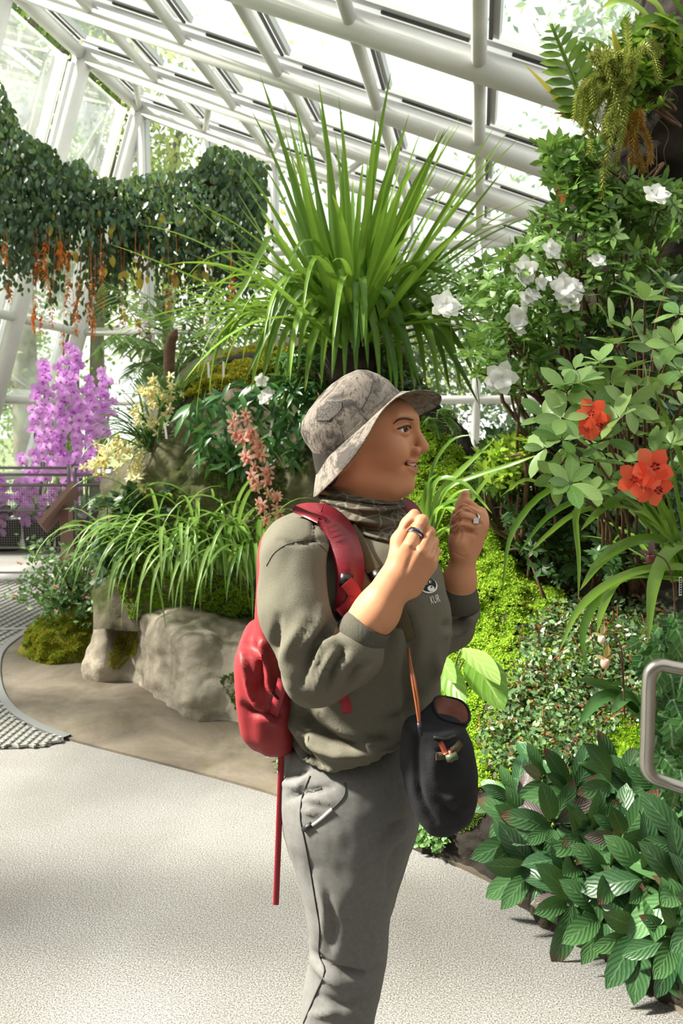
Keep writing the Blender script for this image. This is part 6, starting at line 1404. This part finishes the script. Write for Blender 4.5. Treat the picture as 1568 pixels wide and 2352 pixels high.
# ---- steel handrail with ivy behind it
plain('brushed_steel', '9a968f', .3, .9, c2='b0aca6', scale=4)
rl = root('handrail', 'bent stainless steel tube handrail end in front of the ivy', 'handrail', np.array([*P(1560, 1700, 1.98)[:2], 0]))
pts = [P(1720, 1585, 1.9)] + [P(x, y, 1.93) for x, y in ((1600, 1546), (1540, 1532), (1515, 1528), (1496, 1540), (1490, 1565))] + [P(x, y, 1.93) for x, y in ((1488, 1620), (1486, 1700), (1484, 1745), (1488, 1772), (1508, 1790))] + [P(1560, 1808, 1.93), P(1720, 1862, 1.9)]
part('rail_tube', *tube(spline(pts, 70), .0172, 16), 'brushed_steel', rl); part('post', *tube([P(1700, 1855, 1.9), np.array([*P(1700, 1855, 1.9)[:2], 0])], .0172, 14), 'brushed_steel', rl)
def ivy_shape():
    ang_ = [0, .35, .75, 1.05, 1.5, 1.95, 2.5, 2.9]; rad = [1, .62, .85, .52, .72, .45, .5, .3]; ring_ = [(a, r) for a, r in zip(ang_, rad)] + [(2 * PI - a, r) for a, r in list(zip(ang_, rad))[:0:-1]]
    V = [(0, .25, .05)] + [(math.sin(a) * r * .62, .25 + math.cos(a) * r * .7, -.06 * r) for a, r in ring_]; n = len(ring_); F = [(0, 1 + (i + 1) % n, 1 + i) for i in range(n)]; V = np.array(V); U = np.stack([.5 + V[:, 0] * .8, V[:, 1]], 1); return V, np.array(F), U
IV = tmpl_mesh('leaf', ivy_shape(), 'ivy_leaf'); iv = root('ivy', 'ivy with pale-veined lobed leaves climbing behind the steel handrail', 'ivy', P(1560, 1830, 2.2))
q = sample_poly([(1470, 1470), (1510, 1410), (1580, 1390), (1600, 1830), (1530, 1810), (1500, 1740), (1490, 1600)], 150)
for x, y in q: inst('leaf', IV, iv, mat4(basis(-Uv + Rv * U3(-.8, .8) + np.random.normal(size=3) * .2, TOCAM + Uv * .35 + np.random.normal(size=3) * .3), P(x, y, 2.16 + U3(-.06, .12)), U3(.045, .085)))
for k in range(8): x = U3(1500, 1580); part('stem', *tube(spline([P(x, 1830, 2.3), P(x + U3(-20, 20), 1650, 2.28), P(x + U3(-20, 20), 1430, 2.3)], 10), .003, 5), 'brown_stem', iv)
# ---- red rhododendron
rh = root('red_rhododendron', 'rhododendron with whorled oval leaves and scarlet trumpet flowers', 'shrub', P(1520, 1420, 2.5)); RL = tmpl_mesh('leaf', leaf_shape(1, .46, 6, .15, .15, .6, .55), 'rhodo_leaf')
rc = [(1330, 880), (1375, 830), (1410, 790), (1450, 740), (1480, 690), (1530, 660), (1560, 720), (1340, 950), (1300, 900), (1290, 960), (1400, 880), (1440, 850), (1500, 800), (1550, 790), (1480, 900), (1530, 880), (1560, 850), (1420, 960), (1460, 1000), (1500, 970), (1540, 1020), (1340, 1020), (1290, 1010), (1250, 1030), (1270, 1090), (1310, 1110), (1370, 1060), (1390, 1010), (1400, 1100), (1350, 900), (1250, 960), (1565, 930), (1440, 1060), (1550, 1080), (1500, 1040), (1400, 740), (1440, 930), (1360, 1130), (1320, 850), (1380, 920), (1290, 1060), (1565, 1000)]
for (x, y) in rc:
    d = 2.15 + U3(-.18, .25); c = P(x, y, d); ax = unit(TOCAM * .6 + Uv * .8 + np.random.normal(size=3) * .45); C_, Y_, Z_ = whorls([c], [ax], 6, .35)
    part('branch', *tube(spline([P(1480 + (x - 1480) * .45, min(1250, y + 190), 2.5), P((x + 1480) / 2, y + 90, 2.35), c], 8), np.linspace(.006, .0028, 8), 5), 'brown_stem', rh)
    for a, b, z in zip(C_, Y_, Z_): inst('leaf', RL, rh, mat4(basis(b, z), a, U3(.055, .09)))
for (x, y, s_, f) in ((1358, 950, .075, (-.4, .1)), (1370, 975, .07, (.3, -.2)), (1350, 982, .055, (-.6, -.4)), (1495, 1075, .10, (.1, .25)), (1460, 1100, .085, (-.7, .0)), (1500, 1118, .095, (.35, -.4)), (1475, 1112, .07, (-.2, -.5))): bloom(FM_RED, P(x, y, 1.98), TOCAM + Rv * f[0] + Uv * f[1], s_, rh, 'flower', U3(0, 1))
for x, y in ((1262, 1052), (1300, 985), (1330, 560)): pass
# ---- white azalea behind
def azalea(name, label, polyl, n, d, dj, size, mat, stems, base_, leaf=L_SMALL):
    r_ = root(name, label, 'shrub', np.array(base_)); q = sample_poly(polyl, n); c = np.array([P(x, y, d + U3(-dj, dj)) for x, y in q]); ax = np.random.normal(size=(n, 3)) * .45 + (TOCAM * .5 + Uv * .7); ax /= np.linalg.norm(ax, axis=1)[:, None]
    C_, Y_, Z_ = whorls(c, ax, 7, .3); stuff_leaves('leaves', C_, Y_, Z_, size, leaf, mat, r_)
    for k in range(stems): e = c[random.randrange(n)]; m = (np.array(base_) + e) / 2 + np.random.normal(size=3) * .1; part('branch', *tube(spline([np.array(base_), m, e], 10), np.linspace(.014, .003, 10), 5), 'brown_stem', r_)
    return r_
az = azalea('white_azalea', 'azalea shrub with small dark leaves and ruffled white flowers', [(1060, 640), (1110, 610), (1180, 560), (1250, 470), (1290, 430), (1400, 430), (1560, 430), (1568, 560), (1500, 640), (1400, 720), (1340, 780), (1280, 830), (1250, 900), (1190, 920), (1110, 880), (1060, 820), (1090, 750), (1050, 700)], 600, 3.25, .28, .050, 'azalea_leaf', 46, P(1350, 1100, 3.5))
for (x, y, s_) in ((1020, 700, .10), (1035, 708, .08), (1150, 868, .12), (1135, 875, .08), (1205, 620, .10), (1195, 640, .08), (1265, 575, .08), (1310, 692, .09), (1295, 660, .10), (1323, 662, .06), (1210, 685, .07), (1225, 678, .06), (1185, 725, .09), (1190, 745, .07), (1370, 600, .07), (1505, 450, .10), (1190, 758, .06), (1240, 650, .06), (1265, 990, .07)): bloom(FM_WHITE, P(x, y, 2.98), TOCAM + Uv * .3 + np.random.normal(size=3) * .35, s_, az, 'flower', U3(0, 2))
azalea('dark_azalea', 'dark-leaved azalea bush with lime tips behind the mossy ridge', [(1085, 1040), (1150, 985), (1250, 960), (1330, 1050), (1360, 1200), (1340, 1340), (1250, 1340), (1190, 1260), (1150, 1150), (1090, 1110)], 430, 3.45, .2, .045, 'azalea_dark', 34, P(1270, 1400, 3.6))  # same leaf shape as the white azalea, darker green
azalea('lime_azalea', 'low shrub with fresh lime green leaf tips beside the glass rail', [(1090, 1050), (1150, 1010), (1220, 1000), (1230, 1060), (1170, 1120), (1110, 1110)], 70, 3.3, .1, .045, 'lime_leaf', 10, P(1200, 1250, 3.4))
azalea('epiphytic_azalea', 'azalea sprig growing out over the upper rock ledge', [(1250, 330), (1300, 320), (1370, 330), (1400, 400), (1480, 390), (1560, 440), (1500, 480), (1380, 470), (1300, 470), (1260, 420)], 170, 3.2, .15, .05, 'azalea_leaf', 22, P(1420, 480, 3.5))
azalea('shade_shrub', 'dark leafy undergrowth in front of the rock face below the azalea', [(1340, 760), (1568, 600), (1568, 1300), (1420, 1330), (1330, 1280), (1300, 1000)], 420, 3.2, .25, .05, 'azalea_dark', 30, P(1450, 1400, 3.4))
# ---- epiphytes at the top of the rock face
ef = root('polypody_fern', 'deeply lobed fern frond standing out against the glass roof', 'fern', P(1400, 330, 3.2))
def lobed(pl, d, Lw, n, mat, parent):
    p_ = spline(np.array([P(x, y, d) for x, y in pl]), n + 2); T = np.gradient(p_, axis=0); T /= np.linalg.norm(T, axis=1)[:, None]; mb = MB(); mb.add(*tube(p_, .003, 5))
    for i in range(3, n + 1):
        t_ = i / n; l = Lw * math.sin(PI * (.15 + .8 * t_)) ** .6; S = unit(np.cross(T[i], -Fv))
        for s in (-1, 1): tv, tf, tu = leaf_shape(l, l * .34, 4, .12, .1, .4, .5); mb.add(tv @ basis(S * s + T[i] * .6, -Fv + .3 * Uv).T + p_[i], tf, tu)
    mb.add(*[x for x in ribbon(p_[2:], np.linspace(.03, .012, n), -Fv, 0)][:2]); return mb.part('frond', mat, parent)
lobed([(1370, 300), (1340, 240), (1300, 140), (1265, 55)], 3.1, .115, 13, 'fern_dark', ef); lobed([(1400, 330), (1330, 370), (1270, 350), (1215, 318)], 3.1, .05, 9, 'fern_dark', ef); lobed([(1420, 300), (1400, 210), (1370, 140), (1330, 95)], 3.2, .08, 10, 'fern_dark', ef)
ep = root('bird_nest_epiphyte', 'cluster of broad yellow-green leaves crowning the rock face', 'plant', P(1520, 120, 3.2))
for pl, w_, m_ in (([(1380, 310), (1310, 265), (1250, 200), (1200, 145)], 26, 'yellow_leaf'), ([(1420, 150), (1410, 110), (1405, 65)], 34, 'yellow_leaf'), ([(1500, 60), (1460, 20), (1420, 5), (1380, 20)], 34, 'lime_leaf'), ([(1530, 60), (1500, 10), (1450, -10), (1410, 0)], 34, 'lime_leaf'), ([(1540, 40), (1500, 45), (1470, 60), (1460, 75)], 28, 'lime_leaf'), ([(1420, 140), (1385, 110), (1350, 95), (1330, 92)], 30, 'fern_dark'), ([(1395, 150), (1390, 120), (1370, 92)], 30, 'fern_dark'),
                ([(1345, 300), (1310, 270), (1270, 260)], 22, 'brown_leaf'), ([(1300, 440), (1290, 450), (1285, 470)], 26, 'brown_leaf'), ([(1360, 330), (1330, 320), (1310, 325)], 26, 'fern_dark'), ([(1560, 90), (1540, 50), (1500, 30)], 30, 'lime_leaf'), ([(1580, 60), (1550, 10), (1520, -20)], 36, 'fern_dark'), ([(1480, 130), (1430, 80), (1440, 30)], 22, 'fern_dark'), ([(1570, 120), (1520, 70), (1480, 60)], 26, 'yellow_leaf')):
    px_leaf(pl, 3.2, 3.05, w_, m_, ep, 10, .2, .5)
def tassel(label, strands, mat, d, base_):
    r_ = root('tassel_fern', label, 'fern', P(*base_, d)); N1 = leaf_shape(1, .22, 2, 0, 0)
    for pl in strands:
        p_ = spline(np.array([P(x, y, d + U3(-.05, .05)) for x, y in pl]), 46); mb = MB(); mb.add(*tube(p_, .002, 4)); T = np.gradient(p_, axis=0)
        for i in range(1, 46):
            for k in range(5):
                a = k * 1.257 + i * .7; B = basis(T[i], Uv + .01); r = B[:, 0] * math.cos(a) + B[:, 2] * math.sin(a); mb.add(N1[0] * .024 @ basis(r + unit(T[i]) * .9, r - unit(T[i]) * .5).T + p_[i], N1[1], N1[2])
        mb.part('frond', mat, r_)
tassel('yellow-green tassel fern with arching cord-like fronds', [[(1400, 190), (1360, 180), (1330, 210), (1320, 270)], [(1410, 170), (1350, 185), (1340, 230), (1335, 280)], [(1420, 160), (1380, 150), (1390, 120), (1430, 130)], [(1430, 200), (1440, 130), (1440, 40)], [(1420, 180), (1470, 110), (1500, 130), (1512, 175)], [(1440, 210), (1420, 260), (1400, 330), (1390, 400)], [(1430, 200), (1420, 180), (1400, 240), (1395, 300)], [(1400, 220), (1370, 200), (1350, 260), (1345, 300)], [(1410, 240), (1390, 300), (1385, 380), (1382, 450)], [(1440, 220), (1430, 300), (1410, 380)], [(1450, 200), (1460, 150), (1490, 100), (1515, 120)], [(1400, 200), (1380, 230), (1360, 300), (1355, 350)]] + [[(1430 + U3(-15, 15), 200 + U3(-20, 20)), (1410 + U3(-60, 60), 150 + U3(-40, 60)), (1400 + U3(-80, 60), 260 + U3(-60, 60))] for _ in range(16)], 'tassel_leaf', 3.05, (1430, 230))
tassel('brown tassel fern fronds hanging against the dark rock', [[(1470, 250), (1475, 290), (1490, 330), (1492, 370)], [(1465, 250), (1458, 300), (1465, 350), (1475, 390)], [(1460, 255), (1440, 290), (1435, 330)], [(1470, 250), (1460, 280), (1450, 350), (1455, 380)]], 'tassel_brown', 3.05, (1468, 245))
# wood-fern sprays near the post behind the hat
wf = root('small_fern', 'small pale fern leaning against the white rail behind the hat', 'fern', P(1015, 1010, 3.6))
for pl in ([(1010, 1010), (1020, 960), (1045, 980), (1050, 1030)], [(1010, 1010), (1005, 950), (1030, 940), (1055, 970)], [(1010, 1010), (1000, 970), (985, 960), (970, 975)]): frond(wf, [P(x, y, 3.6) for x, y in pl], .055, 20, 'fern_leaf', .2, 'frond', .3)
# small weeds where the apron meets the boulder
wd = root('apron_weed', 'tiny yellow-green weeds growing along the cement apron edge', 'weed', PZ(610, 1720)); q = sample_poly([(560, 1660), (600, 1640), (690, 1690), (690, 1800), (640, 1800), (600, 1720)], 420); pts = np.array([PZ(x, y) + [0, 0, U3(.01, .08)] for x, y in q]); stuff_leaves('leaves', pts, np.random.normal(size=(420, 3)), np.random.normal(size=(420, 3)) * .4 + Uv, .026, L_OVAL, 'shrub_leaf', wd)
wd = root('kerb_weed', 'patch of low green weeds at the dark foot of the bank', 'weed', PZ(1000, 1960)); q = sample_poly([(955, 1900), (1020, 1890), (1030, 1930), (1010, 1955), (960, 1945)], 240); pts = np.array([bpt(x, y) + [0, -.02, U3(.0, .03)] for x, y in q]); stuff_leaves('leaves', pts, np.random.normal(size=(240, 3)), np.random.normal(size=(240, 3)) * .4 + Uv + TOCAM, .022, L_OVAL, 'shrub_leaf', wd)

azalea('dark_creeper', 'dark creeping undergrowth on the outer flank of the mound', [(225, 1160), (300, 1120), (400, 1110), (430, 1180), (380, 1260), (300, 1330), (225, 1340)], 130, 4.55, .12, .06, 'azalea_dark', 12, P(320, 1340, 4.6), L_OVAL)  # oval leaves in the darker azalea green
azalea('mound_creeper', 'small-leaved creeper covering the dark side of the mound above the hat', [(640, 820), (760, 800), (900, 820), (960, 900), (900, 960), (720, 940), (640, 900)], 150, 4.3, .12, .07, 'lance_leaf', 12, P(800, 940, 4.5), L_LANCE)

azalea('crown_creeper', 'tangle of small ferny leaves under the crowning epiphytes', [(1400, 110), (1460, 60), (1540, 40), (1568, 160), (1520, 240), (1440, 280), (1390, 220)], 120, 3.22, .1, .05, 'fern_dark', 14, P(1490, 230, 3.4))
